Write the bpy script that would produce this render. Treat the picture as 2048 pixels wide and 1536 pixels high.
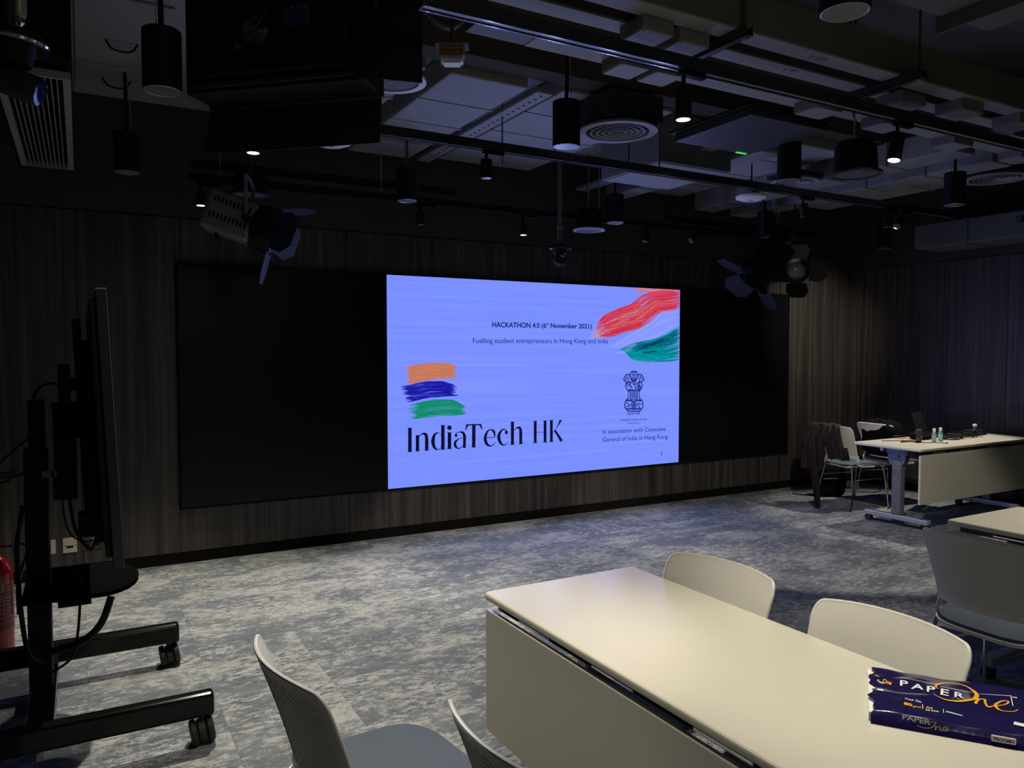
import bpy, bmesh, math, random
from mathutils import Vector, Matrix
random.seed(7)
for o in list(bpy.data.objects): bpy.data.objects.remove(o)
C = bpy.context.scene.collection
PI = math.pi; R = math.radians

# ---------------------------------------------------------------- camera
FPX = 1530.0; CH = 1.55; PHI = 29.434; TH = 2.433
cam = bpy.data.cameras.new('camera'); camo = bpy.data.objects.new('camera', cam); C.objects.link(camo)
cam.sensor_fit = 'HORIZONTAL'; cam.sensor_width = 36.0; cam.lens = 36.0*FPX/2048
cam.clip_start = 0.02; cam.clip_end = 100
camo.location = (0, 0, CH); camo.rotation_euler = (R(90-TH), 0, R(-PHI))
bpy.context.scene.camera = camo
vs = bpy.context.scene.view_settings
vs.view_transform = 'Standard'; vs.look = 'None'; vs.gamma = 1; vs.use_curve_mapping = False
vs.exposure = 0.0
try: bpy.context.scene.display_settings.display_device = 'sRGB'
except Exception: pass

# ---------------------------------------------------------------- world and room light
world = bpy.data.worlds.new('world'); bpy.context.scene.world = world; world.use_nodes = True
bg = world.node_tree.nodes['Background']; bg.inputs[0].default_value = (0.5, 0.5, 0.6, 1); bg.inputs[1].default_value = 0.004

def light(name, kind, loc, power, col, target=None, size=0.1, angle=60, blend=0.6, sizey=None):
    l = bpy.data.lights.new(name, kind); l.energy = power; l.color = col
    if kind == 'SPOT':
        l.spot_size = R(angle); l.spot_blend = blend; l.shadow_soft_size = size
    elif kind == 'AREA':
        l.size = size
        if sizey: l.shape = 'RECTANGLE'; l.size_y = sizey
    else: l.shadow_soft_size = size
    o = bpy.data.objects.new(name, l); C.objects.link(o); o.location = loc
    if target is not None:
        o.rotation_euler = (Vector(target)-Vector(loc)).to_track_quat('-Z', 'Y').to_euler()
    return o
WARM = (1.0, 0.91, 0.75); COOL = (0.36, 0.45, 1.0)
# glow that the video wall throws into the room (wide spots right on its face)
for i in range(5):
    for j in range(3):
        x = 2.2+3.15*(i+.5)/5; z = .41+1.78*(j+.5)/3
        light('screen_glow', 'SPOT', (x, 5.93, z), 4.5, COOL, (x, 0, z-.0), 0.0, 172, 0.5)
# unseen fill added behind the camera to lift the ambient level
light('rear_fill_light', 'AREA', (1.5, -1.6, 3.1), 9, (1.0, 0.93, 0.82), (1.8, 1.2, 0), 2.4, sizey=1.2)
# lit lamps that hang just outside the frame
light('table_spot', 'SPOT', (1.62, 1.16, 2.62), 142, WARM, (1.76, 1.22, .73), .03, 58, .9)
light('far_table_spot', 'SPOT', (7.15, 4.55, 2.60), 190, WARM, (6.85, 4.4, 0), .03, 62, .4)
light('side_table_spot', 'SPOT', (4.6, 1.3, 2.62), 165, WARM, (4.1, 1.7, .7), .03, 50, .5)
light('aisle_spot', 'SPOT', (1.27, 1.75, 2.6), 105, WARM, (0.65, 2.3, 0), .03, 60, .8)
# power of the lit track spots (each is made with its lamp further down)
WATT = {'front': 215, 'front_right': 205, 'trolley': 275, 'left_back': 105, 'mid_back': 95, 'wall': 135}

# ---------------------------------------------------------------- materials
MATS = {}
def rgb(r, g, b): # sRGB 0..255 -> linear
    f = lambda c: (c/255/12.92) if c/255 <= .04045 else ((c/255+.055)/1.055)**2.4
    return (f(r), f(g), f(b), 1)
def mat(name, col, rough=.5, metal=0.0, spec=.5, bump=0, bscale=200, var=0, coat=0):
    if name in MATS: return MATS[name]
    m = bpy.data.materials.new(name); m.use_nodes = True; nt = m.node_tree
    p = nt.nodes['Principled BSDF']
    p.inputs['Base Color'].default_value = (*col[:3], 1); p.inputs['Roughness'].default_value = rough
    p.inputs['Metallic'].default_value = metal; p.inputs['Specular IOR Level'].default_value = spec
    p.inputs['Coat Weight'].default_value = coat
    tc = nt.nodes.new('ShaderNodeTexCoord'); n = nt.nodes.new('ShaderNodeTexNoise')
    n.inputs['Scale'].default_value = bscale; n.inputs['Detail'].default_value = 3
    nt.links.new(tc.outputs['Object'], n.inputs['Vector'])
    if var:
        n2 = nt.nodes.new('ShaderNodeTexNoise'); n2.inputs['Scale'].default_value = 6; n2.inputs['Detail'].default_value = 4
        nt.links.new(tc.outputs['Object'], n2.inputs['Vector'])
        r = nt.nodes.new('ShaderNodeValToRGB')
        r.color_ramp.elements[0].color = (*[c*(1-var) for c in col[:3]], 1); r.color_ramp.elements[0].position = .3
        r.color_ramp.elements[1].color = (*[min(1, c*(1+var)) for c in col[:3]], 1); r.color_ramp.elements[1].position = .7
        nt.links.new(n2.outputs[0], r.inputs[0]); nt.links.new(r.outputs[0], p.inputs['Base Color'])
    if bump:
        b = nt.nodes.new('ShaderNodeBump'); b.inputs['Strength'].default_value = bump; b.inputs['Distance'].default_value = .002
        nt.links.new(n.outputs[0], b.inputs['Height']); nt.links.new(b.outputs[0], p.inputs['Normal'])
    MATS[name] = m; return m
def emit(name, col, s=1.0):
    if name in MATS: return MATS[name]
    m = bpy.data.materials.new(name); m.use_nodes = True; nt = m.node_tree
    nt.nodes.remove(nt.nodes['Principled BSDF'])
    e = nt.nodes.new('ShaderNodeEmission'); e.inputs[0].default_value = (*col[:3], 1); e.inputs[1].default_value = s
    nt.links.new(e.outputs[0], nt.nodes['Material Output'].inputs[0]); MATS[name] = m; return m

def wood_mat():
    m = bpy.data.materials.new('grey_brown_wood_laminate'); m.use_nodes = True; nt = m.node_tree; N = nt.nodes; L = nt.links
    p = N['Principled BSDF']; p.inputs['Roughness'].default_value = .5
    geo = N.new('ShaderNodeNewGeometry'); oi = N.new('ShaderNodeObjectInfo')
    mul = N.new('ShaderNodeMath'); mul.operation = 'MULTIPLY'; mul.inputs[1].default_value = 37; L.new(oi.outputs['Random'], mul.inputs[0])
    def layer(sx, sz, det, rough=.55):
        mp = N.new('ShaderNodeMapping'); mp.inputs['Scale'].default_value = (sx, sx, sz)
        L.new(geo.outputs['Position'], mp.inputs[0])
        n = N.new('ShaderNodeTexNoise'); n.noise_dimensions = '4D'; n.inputs['Scale'].default_value = 1; n.inputs['Detail'].default_value = det
        n.inputs['Roughness'].default_value = rough
        L.new(mp.outputs[0], n.inputs['Vector']); L.new(mul.outputs[0], n.inputs['W']); return n
    a = layer(26, .5, 5, .7); b = layer(150, 1.4, 3)
    mx = N.new('ShaderNodeMath'); mx.operation = 'MULTIPLY_ADD'; mx.inputs[1].default_value = .45
    L.new(b.outputs[0], mx.inputs[0]); L.new(a.outputs[0], mx.inputs[2])
    r = N.new('ShaderNodeValToRGB'); e = r.color_ramp.elements
    e[0].position = .52; e[0].color = (.013, .0115, .0105, 1); e[1].position = .93; e[1].color = (.095, .083, .075, 1)
    x = e.new(.70); x.color = (.038, .033, .030, 1)
    L.new(mx.outputs[0], r.inputs[0]); L.new(r.outputs[0], p.inputs['Base Color'])
    bp = N.new('ShaderNodeBump'); bp.inputs['Strength'].default_value = .25; bp.inputs['Distance'].default_value = .001
    L.new(b.outputs[0], bp.inputs['Height']); L.new(bp.outputs[0], p.inputs['Normal'])
    return m
def carpet_mat():
    m = bpy.data.materials.new('distressed_grey_carpet'); m.use_nodes = True; nt = m.node_tree; N = nt.nodes; L = nt.links
    p = N['Principled BSDF']; p.inputs['Roughness'].default_value = .95; p.inputs['Specular IOR Level'].default_value = .1
    geo = N.new('ShaderNodeNewGeometry'); oi = N.new('ShaderNodeObjectInfo')
    mul = N.new('ShaderNodeMath'); mul.operation = 'MULTIPLY'; mul.inputs[1].default_value = 1.1; L.new(oi.outputs['Random'], mul.inputs[0])
    def layer(sc, det, rough, w=True):
        mp = N.new('ShaderNodeMapping'); mp.inputs['Scale'].default_value = sc
        L.new(geo.outputs['Position'], mp.inputs[0])
        n = N.new('ShaderNodeTexNoise'); n.noise_dimensions = '4D'; n.inputs['Scale'].default_value = 1
        n.inputs['Detail'].default_value = det; n.inputs['Roughness'].default_value = rough
        L.new(mp.outputs[0], n.inputs['Vector'])
        if w: L.new(mul.outputs[0], n.inputs['W'])
        return n
    def ramp(src, p0, p1, c0=(0, 0, 0, 1), c1=(1, 1, 1, 1)):
        r = N.new('ShaderNodeValToRGB'); r.color_ramp.elements[0].position = p0; r.color_ramp.elements[1].position = p1
        r.color_ramp.elements[0].color = c0; r.color_ramp.elements[1].color = c1; L.new(src, r.inputs[0]); return r
    def mixc(f, a, b):
        x = N.new('ShaderNodeMix'); x.data_type = 'RGBA'; L.new(f, x.inputs[0])
        for s, i in ((a, 6), (b, 7)):
            if isinstance(s, tuple): x.inputs[i].default_value = s
            else: L.new(s, x.inputs[i])
        return x.outputs[2]
    a = layer((13, 23, 1), 10, .82); b = layer((1.6, 3.2, 1), 6, .65); c = layer((170, 170, 1), 2, .5, False); d = layer((18, 42, 1), 9, .82); g = layer((2.2, 3.0, 1), 3, .5)
    ma = N.new('ShaderNodeMath'); ma.operation = 'MULTIPLY_ADD'; ma.inputs[1].default_value = .55; L.new(b.outputs[0], ma.inputs[0]); L.new(a.outputs[0], ma.inputs[2])
    base = mixc(ramp(b.outputs[0], .40, .60).outputs[0], (.125, .140, .160, 1), (.200, .218, .226, 1))
    col = mixc(ramp(ma.outputs[0], .75, .83).outputs[0], base, (.355, .362, .350, 1))
    dk = mixc(ramp(g.outputs[0], .42, .56).outputs[0], (0, 0, 0, 1), (1, 1, 1, 1))
    e2 = N.new('ShaderNodeMath'); e2.operation = 'MULTIPLY'; L.new(ramp(d.outputs[0], .495, .54).outputs[0], e2.inputs[0]); L.new(dk, e2.inputs[1])
    col = mixc(e2.outputs[0], col, (.100, .118, .142, 1))
    # pile speckle
    s = ramp(c.outputs[0], .3, .7, (.72, .72, .74, 1), (1.15, 1.15, 1.15, 1))
    mm = N.new('ShaderNodeMix'); mm.data_type = 'RGBA'; mm.blend_type = 'MULTIPLY'; mm.inputs[0].default_value = 1
    L.new(col, mm.inputs[6]); L.new(s.outputs[0], mm.inputs[7]); L.new(mm.outputs[2], p.inputs['Base Color'])
    bp = N.new('ShaderNodeBump'); bp.inputs['Strength'].default_value = .6; bp.inputs['Distance'].default_value = .004
    L.new(c.outputs[0], bp.inputs['Height']); L.new(bp.outputs[0], p.inputs['Normal'])
    return m
def lattice_mat():
    # moulded lattice relief on the rear of the chair backs
    m = bpy.data.materials.new('chair_back_lattice_plastic'); m.use_nodes = True; nt = m.node_tree; N = nt.nodes; L = nt.links
    p = N['Principled BSDF']; p.inputs['Base Color'].default_value = (.60, .59, .545, 1); p.inputs['Roughness'].default_value = .5
    uv = N.new('ShaderNodeTexCoord'); mp = N.new('ShaderNodeMapping'); mp.inputs['Rotation'].default_value = (0, 0, R(33)); mp.inputs['Scale'].default_value = (1, 1, 1)
    L.new(uv.outputs['UV'], mp.inputs[0])
    sep = N.new('ShaderNodeSeparateXYZ'); L.new(mp.outputs[0], sep.inputs[0])
    def saw(out, n, off):
        a = N.new('ShaderNodeMath'); a.operation = 'MULTIPLY'; a.inputs[1].default_value = n; L.new(out, a.inputs[0])
        f = N.new('ShaderNodeMath'); f.operation = 'FRACT'; L.new(a.outputs[0], f.inputs[0])
        g = N.new('ShaderNodeMath'); g.operation = 'GREATER_THAN'; g.inputs[1].default_value = off; L.new(f.outputs[0], g.inputs[0]); return g
    a = saw(sep.outputs[1], 42, .18)
    b = saw(sep.outputs[0], 26, .12)
    mn = N.new('ShaderNodeMath'); mn.operation = 'MULTIPLY_ADD'; mn.inputs[1].default_value = .35; L.new(b.outputs[0], mn.inputs[0]); L.new(a.outputs[0], mn.inputs[2])
    bp = N.new('ShaderNodeBump'); bp.inputs['Strength'].default_value = .25; bp.inputs['Distance'].default_value = .002
    L.new(mn.outputs[0], bp.inputs['Height']); L.new(bp.outputs[0], p.inputs['Normal'])
    return m
WOOD = wood_mat(); CARPET = carpet_mat(); LATTICE = lattice_mat()
M_black = mat('matt_black_metal', (.009, .009, .010), .6, spec=.22)
M_blackg = mat('gloss_black_metal', (.005, .005, .005), .16, spec=.28)
M_dark = mat('dark_grey_plastic', (.03, .03, .032), .5)
M_rubber = mat('black_rubber', (.02, .019, .017), .55, bump=.1)
M_wall = mat('charcoal_wall_paint', (.040, .039, .036), .8, bump=.1, bscale=90, var=.08)
M_ceil = mat('grey_ceiling_paint', (.13, .13, .13), .85, bump=.15, bscale=60, var=.1)
M_duct = mat('pale_grey_duct_paint', (.27, .27, .275), .6, bump=.1, bscale=30, var=.06)
M_void = mat('dark_soffit_paint', (.03, .03, .03), .9)
M_plastic = mat('off_white_chair_plastic', (.66, .65, .60), .42, bump=.05, bscale=400)
M_table = mat('cream_laminate', (.60, .575, .49), .30, bump=.04, bscale=300, var=.015)
M_pad = mat('blue_grey_upholstery', (.072, .098, .135), .8, bump=.5, bscale=900, var=.06)
M_chrome = mat('chrome', (.75, .75, .76), .12, 1)
M_alu = mat('silver_metal_paint', (.42, .43, .47), .35, .4)
M_led = mat('black_led_modules', (.004, .004, .005), .35, spec=.25)
M_trim = mat('black_trim', (.006, .006, .006), .8, spec=.1)
M_white = mat('white_plastic', (.75, .75, .74), .45)
M_red = mat('red_gloss_paint', (.42, .008, .006), .22, coat=.4)
M_grille = mat('speaker_grille_blue_grey', (.14, .15, .18), .6, bump=.8, bscale=900)
M_lampin = mat('lamp_reflector', (.55, .56, .56), .25, .8)
M_lit = emit('lit_lamp_face', (1.0, .82, .62), 9)

# ---------------------------------------------------------------- mesh helpers
class MB:
    def __init__(s): s.bm = bmesh.new(); s.mi = 0
    def face(s, vs):
        try: f = s.bm.faces.new(vs); f.material_index = s.mi; return f
        except ValueError: return None
    def box(s, x0, x1, y0, y1, z0, z1, M=None, bev=0):
        tmp = bmesh.new()
        v = [tmp.verts.new((x, y, z)) for x in (x0, x1) for y in (y0, y1) for z in (z0, z1)]
        for f in ((0, 1, 3, 2), (4, 6, 7, 5), (0, 4, 5, 1), (2, 3, 7, 6), (0, 2, 6, 4), (1, 5, 7, 3)): tmp.faces.new([v[i] for i in f])
        if bev: bmesh.ops.bevel(tmp, geom=list(tmp.edges), offset=bev, segments=2, affect='EDGES', profile=.5)
        s.add(tmp, M); return s
    def add(s, tmp, M=None):
        mp = {}
        for v in tmp.verts: mp[v] = s.bm.verts.new(M @ v.co if M else v.co)
        for f in tmp.faces: s.face([mp[v] for v in f.verts])
        tmp.free()
    def lathe(s, prof, n=24, M=None, cap=True):
        rings = []
        for r, z in prof:
            rings.append([s.bm.verts.new((M @ Vector((r*math.cos(2*PI*k/n), r*math.sin(2*PI*k/n), z))) if M else (r*math.cos(2*PI*k/n), r*math.sin(2*PI*k/n), z)) for k in range(n)])
        for a, b in zip(rings, rings[1:]):
            for k in range(n): s.face([a[k], a[(k+1) % n], b[(k+1) % n], b[k]])
        if cap: s.face(rings[0][::-1]); s.face(rings[-1])
        return s
    def cyl(s, p0, p1, r, n=16, r1=None):
        p0 = Vector(p0); p1 = Vector(p1); d = p1-p0
        M = Matrix.Translation(p0) @ d.to_track_quat('Z', 'Y').to_matrix().to_4x4()
        return s.lathe([(r, 0), (r if r1 is None else r1, d.length)], n, M)
    def tube(s, pts, r, n=8, smooth=0):
        pts = [Vector(p) for p in pts]
        if smooth: pts = catmull(pts, smooth)
        rings = []; prev = None
        for i, p in enumerate(pts):
            d = (pts[min(i+1, len(pts)-1)]-pts[max(i-1, 0)]).normalized()
            if prev is None: u = d.orthogonal().normalized()
            else: u = (prev-d*prev.dot(d)).normalized()
            prev = u; w = d.cross(u)
            rings.append([s.bm.verts.new(p+(u*math.cos(2*PI*k/n)+w*math.sin(2*PI*k/n))*r) for k in range(n)])
        for a, b in zip(rings, rings[1:]):
            for k in range(n): s.face([a[k], a[(k+1) % n], b[(k+1) % n], b[k]])
        s.face(rings[0][::-1]); s.face(rings[-1]); return s
    def prism(s, poly, z0, z1, M=None):
        a = [s.bm.verts.new((M @ Vector((x, y, z0))) if M else (x, y, z0)) for x, y in poly]
        b = [s.bm.verts.new((M @ Vector((x, y, z1))) if M else (x, y, z1)) for x, y in poly]
        s.face(a[::-1]); s.face(b)
        n = len(poly)
        for k in range(n): s.face([a[k], a[(k+1) % n], b[(k+1) % n], b[k]])
        return s
    def grid(s, fn, nu, nv, close=False):
        g = [[s.bm.verts.new(fn(i/nu, j/nv)) for j in range(nv+1)] for i in range(nu+1)]
        for i in range(nu):
            for j in range(nv): s.face([g[i][j], g[i+1][j], g[i+1][j+1], g[i][j+1]])
        return g
    def build(s, name, mats, parent=None, smooth=True, loc=None, recalc=True, mod=None):
        if recalc: bmesh.ops.recalc_face_normals(s.bm, faces=list(s.bm.faces))
        me = bpy.data.meshes.new(name); s.bm.to_mesh(me); s.bm.free()
        if not isinstance(mats, (list, tuple)): mats = [mats]
        for m in mats: me.materials.append(m)
        if smooth:
            me.shade_smooth()
            me.set_sharp_from_angle(angle=R(35))
        o = bpy.data.objects.new(name, me); C.objects.link(o)
        if parent: o.parent = parent
        if loc: o.location = loc
        if mod: mod(o)
        return o
def catmull(pts, n):
    out = []; P = [pts[0]]+list(pts)+[pts[-1]]
    for i in range(1, len(P)-2):
        a, b, c, d = P[i-1], P[i], P[i+1], P[i+2]
        for k in range(n):
            t = k/n
            out.append(.5*((2*b)+(c-a)*t+(2*a-5*b+4*c-d)*t*t+(3*b-a-3*c+d)*t**3))
    out.append(P[-2]); return out
def thing(name, label, cat, loc=(0, 0, 0), rz=0, group=None):
    o = bpy.data.objects.new(name, None); C.objects.link(o); o.empty_display_size = .05
    o.location = loc; o.rotation_euler = (0, 0, rz); o['label'] = label; o['category'] = cat
    if group: o['group'] = group
    return o
def tag(o, label, cat, group=None):
    o['label'] = label; o['category'] = cat
    if group: o['group'] = group
    return o
def struct(o): o['kind'] = 'structure'; return o
def dup(root, loc=None, rz=None, label=None, group=None):
    r = root.copy(); C.objects.link(r)
    if loc is not None: r.location = loc
    if rz is not None: r.rotation_euler = (0, 0, rz)
    if label: r['label'] = label
    if group: r['group'] = group
    for ch in list(root.children):
        c = ch.copy(); C.objects.link(c); c.parent = r
        for g in ch.children:
            d = g.copy(); C.objects.link(d); d.parent = c
    return r
def ray(px, py):
    th = R(TH); ph = R(PHI)
    F = Vector((math.sin(ph)*math.cos(th), math.cos(ph)*math.cos(th), -math.sin(th))); Rt = Vector((math.cos(ph), -math.sin(ph), 0)); U = Rt.cross(F)
    return F*FPX+Rt*(px-1024)+U*(768-py)
def on_y(px, py, Y):
    r = ray(px, py); return r*(Y/r.y)+Vector((0, 0, CH))

# ================================================================= STRUCTURE
WY = 6.015; WX = 8.03; CZ = 3.3; XL = -3.2; YB = -4.0
TX0, TX1, TY0, TY1 = -1.0, 8.0, 0.5, 6.0
fl = struct(MB().box(XL, WX, YB, WY, -.12, -.008).build('floor', CARPET, smooth=False))
# carpet laid as half-metre tiles over the visible part of the floor
tb = MB(); T = .5; tb.box(.0003, T-.0003, .0003, T-.0003, -.008, 0, bev=.0004); tile0 = tb.build('carpet_tile', CARPET, fl, smooth=False, loc=(TX0, TY0, 0))
first = True
for i in range(int(round((TX1-TX0)/T))):
    for j in range(int(round((TY1-TY0)/T))):
        if first: first = False; continue
        c = tile0.copy(); C.objects.link(c); c.parent = fl; c.location = (TX0+i*T, TY0+j*T, 0)
m = MB()   # carpet beyond the single tiles
m.box(XL, TX0, YB, WY, -.0085, -.0002).box(TX1, WX, YB, WY, -.0085, -.0002).box(TX0, TX1, YB, TY0, -.0085, -.0002).box(TX0, TX1, TY1, WY, -.0085, -.0002)
o = m.build('carpet_border', CARPET, fl, smooth=False); o['kind'] = 'stuff'

wb = struct(MB().box(XL, WX+.1, WY+.02, WY+.14, 0, 3.75).box(XL, WX, WY, WY+.02, 2.518, 3.75).build('wall_back', M_wall, smooth=False))
wr = struct(MB().box(WX+.02, WX+.14, YB, WY+.02, 0, 3.75).box(WX, WX+.02, YB, WY, 2.518, 3.75).build('wall_right', M_wall, smooth=False))
struct(MB().box(XL-.12, XL, YB, WY+.14, 0, 3.75).build('wall_left', M_wall, smooth=False))
struct(MB().box(XL, WX+.1, YB-.12, YB, 0, 3.75).build('wall_front', M_wall, smooth=False))
LX0, LX1, LZ0, LZ1 = .61, 6.96, .40, 2.19
def panel(x0, x1, z0, z1):
    MB().box(x0+.0015, x1-.0015, WY, WY+.02, z0, z1, bev=.0015).build('wood_panel', WOOD, wb, smooth=False)
xs = [XL+.0]; x = LX0
xs = [LX0-.62*k for k in range(6, 0, -1)]+[LX0+(LX1-LX0)*k/10 for k in range(11)]+[LX1+.535, WX]
xs[0] = XL
for a, b in zip(xs, xs[1:]):
    if a >= LX0-.01 and b <= LX1+.01:
        panel(a, b, .082, LZ0-.002); panel(a, b, LZ1+.002, 2.51)
    else: panel(a, b, .082, 2.51)
ys = [WY-.6*k for k in range(13)]
for b, a in zip(ys, ys[1:]):
    MB().box(WX, WX+.02, a+.0015, b-.0015, .082, 2.51, bev=.0015).build('wood_panel', WOOD, wr, smooth=False)
struct(MB().box(XL, WX, WY+.004, WY+.02, 0, .08).build('baseboard_back', M_trim, smooth=False))
struct(MB().box(WX+.004, WX+.02, YB, WY, 0, .08).build('baseboard_right', M_trim, smooth=False))
struct(MB().box(XL, WX, WY+.002, WY+.02, 2.51, 2.518).build('trim_1', M_trim, smooth=False))
# ceiling: high dark slab in front, lower painted soffit behind the downstand beam
cl = struct(MB().box(XL-.1, WX+.1, YB-.1, WY+.14, 3.75, 3.9).build('ceiling', M_ceil, smooth=False))
struct(MB().box(XL, WX, 4.02, WY, CZ, 3.75).build('ceiling_soffit', M_duct, smooth=False))
struct(MB().box(1.1, WX, 3.86, 4.02, 3.19, 3.75).build('ceiling_beam', mat('brown_grey_beam_paint', (.055, .05, .04), .9, bump=.2, bscale=60), smooth=False))

# ================================================================= VIDEO WALL
vw = thing('led_display', 'wide black LED display on the wood wall with a lit blue slide in its middle', 'display', (3.785, 6.0, 1.295))
def V(o, w=vw): # reparent keeping world place
    o.parent = w; o.location = -w.location if o.location.length < 1e-6 else o.location-w.location; return o
FY = 5.985
V(MB().box(LX0+.012, LX1-.012, FY+.004, WY+.018, LZ0+.012, LZ1-.012).build('cabinet', M_led, smooth=False))
mf = MB()
mf.box(LX0, LX1, FY-.006, WY, LZ0, LZ0+.012).box(LX0, LX1, FY-.006, WY, LZ1-.012, LZ1).box(LX0, LX0+.012, FY-.006, WY, LZ0, LZ1).box(LX1-.012, LX1, FY-.006, WY, LZ0, LZ1)
V(mf.build('frame', M_trim, smooth=False))
SX0, SX1, SZ0, SZ1 = 2.2, 5.345, .408, 2.182
def ledside(x0, x1):
    V(MB().box(x0+.001, x1-.001, FY, FY+.005, LZ0+.013, LZ1-.013).build('dark_screen_area', M_led, smooth=False))
ledside(LX0+.012, SX0); ledside(SX1, LX1-.012)
def slide_mat():
    m = bpy.data.materials.new('lit_slide_background'); m.use_nodes = True; nt = m.node_tree; N = nt.nodes
    N.remove(N['Principled BSDF'])
    e = N.new('ShaderNodeEmission'); g = N.new('ShaderNodeNewGeometry'); mp = N.new('ShaderNodeMapping'); mp.inputs['Scale'].default_value = (.5, 1, 26)
    n = N.new('ShaderNodeTexNoise'); n.inputs['Scale'].default_value = 1; n.inputs['Detail'].default_value = 3
    r = N.new('ShaderNodeValToRGB'); r.color_ramp.elements[0].position = .45; r.color_ramp.elements[1].position = .75
    r.color_ramp.elements[0].color = (.190, .275, 1.0, 1); r.color_ramp.elements[1].color = (.235, .310, 1.0, 1)
    nt.links.new(g.outputs['Position'], mp.inputs[0]); nt.links.new(mp.outputs[0], n.inputs['Vector']); nt.links.new(n.outputs[0], r.inputs[0])
    nt.links.new(r.outputs[0], e.inputs[0]); e.inputs[1].default_value = 1.0
    nt.links.new(e.outputs[0], N['Material Output'].inputs[0]); return m
scr = V(MB().box(SX0, SX1, FY-.001, FY+.005, SZ0, SZ1).build('slide_screen', slide_mat(), smooth=False))
def S(o): # child of the slide
    o.parent = scr; o.location = (0, 0, 0); return o
YT = FY-.0018
def wp(px, py): p = on_y(px, py, FY); return (p.x, p.z)
class Flat:   # flat print on the slide, drawn in the wall plane
    def __init__(s, Y): s.m = MB(); s.Y = Y
    def poly(s, pts):
        vsx = [s.m.bm.verts.new((min(SX1-.001, max(SX0+.001, x)), s.Y, min(SZ1-.001, max(SZ0+.001, z)))) for x, z in pts]; s.m.face(vsx)
    def ribbon(s, pts, w, smooth=6):
        P = [Vector((x, z, wi)) for (x, z), wi in zip(pts, w if isinstance(w, (list, tuple)) else [w]*len(pts))]
        if smooth and len(P) > 2: P = catmull(P, smooth)
        L = []; Rr = []
        for i, p in enumerate(P):
            a = P[max(0, i-1)]; b = P[min(len(P)-1, i+1)]; d = Vector((b.x-a.x, b.y-a.y)); d = d.normalized() if d.length > 1e-9 else Vector((1, 0))
            n = Vector((-d.y, d.x))*max(0, p.z)/2
            cx = lambda v: (min(SX1-.001, max(SX0+.001, v[0])), s.Y, min(SZ1-.001, max(SZ0+.001, v[1])))
            L.append(s.m.bm.verts.new(cx((p.x+n.x, p.y+n.y)))); Rr.append(s.m.bm.verts.new(cx((p.x-n.x, p.y-n.y))))
        for i in range(len(P)-1): s.m.face([L[i], Rr[i], Rr[i+1], L[i+1]])
    def build(s, name, mats):
        o = s.m.build(name, mats, smooth=False, recalc=False)
        for f in o.data.polygons:
            pass
        return S(o)
def font_mesh(txt, bold=0.0):
    cu = bpy.data.curves.new('t', 'FONT'); cu.body = txt; cu.size = 1; cu.offset = bold; cu.resolution_u = 4
    ob = bpy.data.objects.new('t', cu); me = bpy.data.meshes.new_from_object(ob)
    bpy.data.objects.remove(ob)
    return me
def text_on(txt, fn, name, m, bold=0.0, parent=None):
    # fn(u, v): u 0..1 along the line, v in cap heights
    me = font_mesh(txt, bold); xs_ = [v.co.x for v in me.vertices]; x0, x1 = min(xs_), max(xs_)
    for v in me.vertices: v.co = Vector(fn((v.co.x-x0)/(x1-x0), v.co.y/.73))
    me.name = name; me.materials.clear(); me.materials.append(m)
    o = bpy.data.objects.new(name, me); C.objects.link(o)
    if parent: o.parent = parent
    return o
E_navy = emit('slide_text_navy', rgb(22, 28, 110)); E_blk = emit('slide_text_black', rgb(14, 16, 50)); E_blue = emit('slide_text_blue', rgb(48, 52, 150))
def slide_text(txt, l, r, top, name='text_line', m=None, bold=0.008):
    a = wp(*l); b = wp(*r); h = wp(*top)[1]-a[1]
    return S(text_on(txt, lambda u, v: (a[0]+(b[0]-a[0])*u, YT-.0006, a[1]+(b[1]-a[1])*u+h*v), name, m or E_navy, bold))
slide_text('HACKATHON 4.0 (6', (984, 654), (1092, 656), (984, 643.5), bold=.024, m=E_navy)
slide_text('th', (1091.5, 650.5), (1098, 650.7), (1091.5, 645), bold=.01)
slide_text('November 2021)', (1101, 655.5), (1183.5, 657), (1101, 646), bold=.024)
slide_text('Fuelling student entrepreneurs in Hong Kong and India', (945.5, 686), (1216, 686.5), (945.5, 675.5), m=E_blue)
slide_text('In association with Consulate', (1205, 867.5), (1331, 861.5), (1205, 858.5), m=E_blue)
slide_text('General of India in Hong Kong', (1204.5, 883.5), (1335, 877), (1204.5, 874.5), m=E_blue)
slide_text('1', (1321.9, 911), (1323.5, 911), (1321.9, 902.5), m=E_blue, bold=0.0)
slide_text('Consulate General of India', (1239.5, 842), (1293.5, 840), (1239.5, 837.5), m=E_blue)
slide_text('Hong Kong', (1255.5, 848.2), (1278, 847.3), (1255.5, 844.2), m=E_blue)
slide_text('सत्यमेव जयते', (1253.5, 830), (1280, 829.2), (1253.5, 824.3), m=E_navy)
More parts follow.
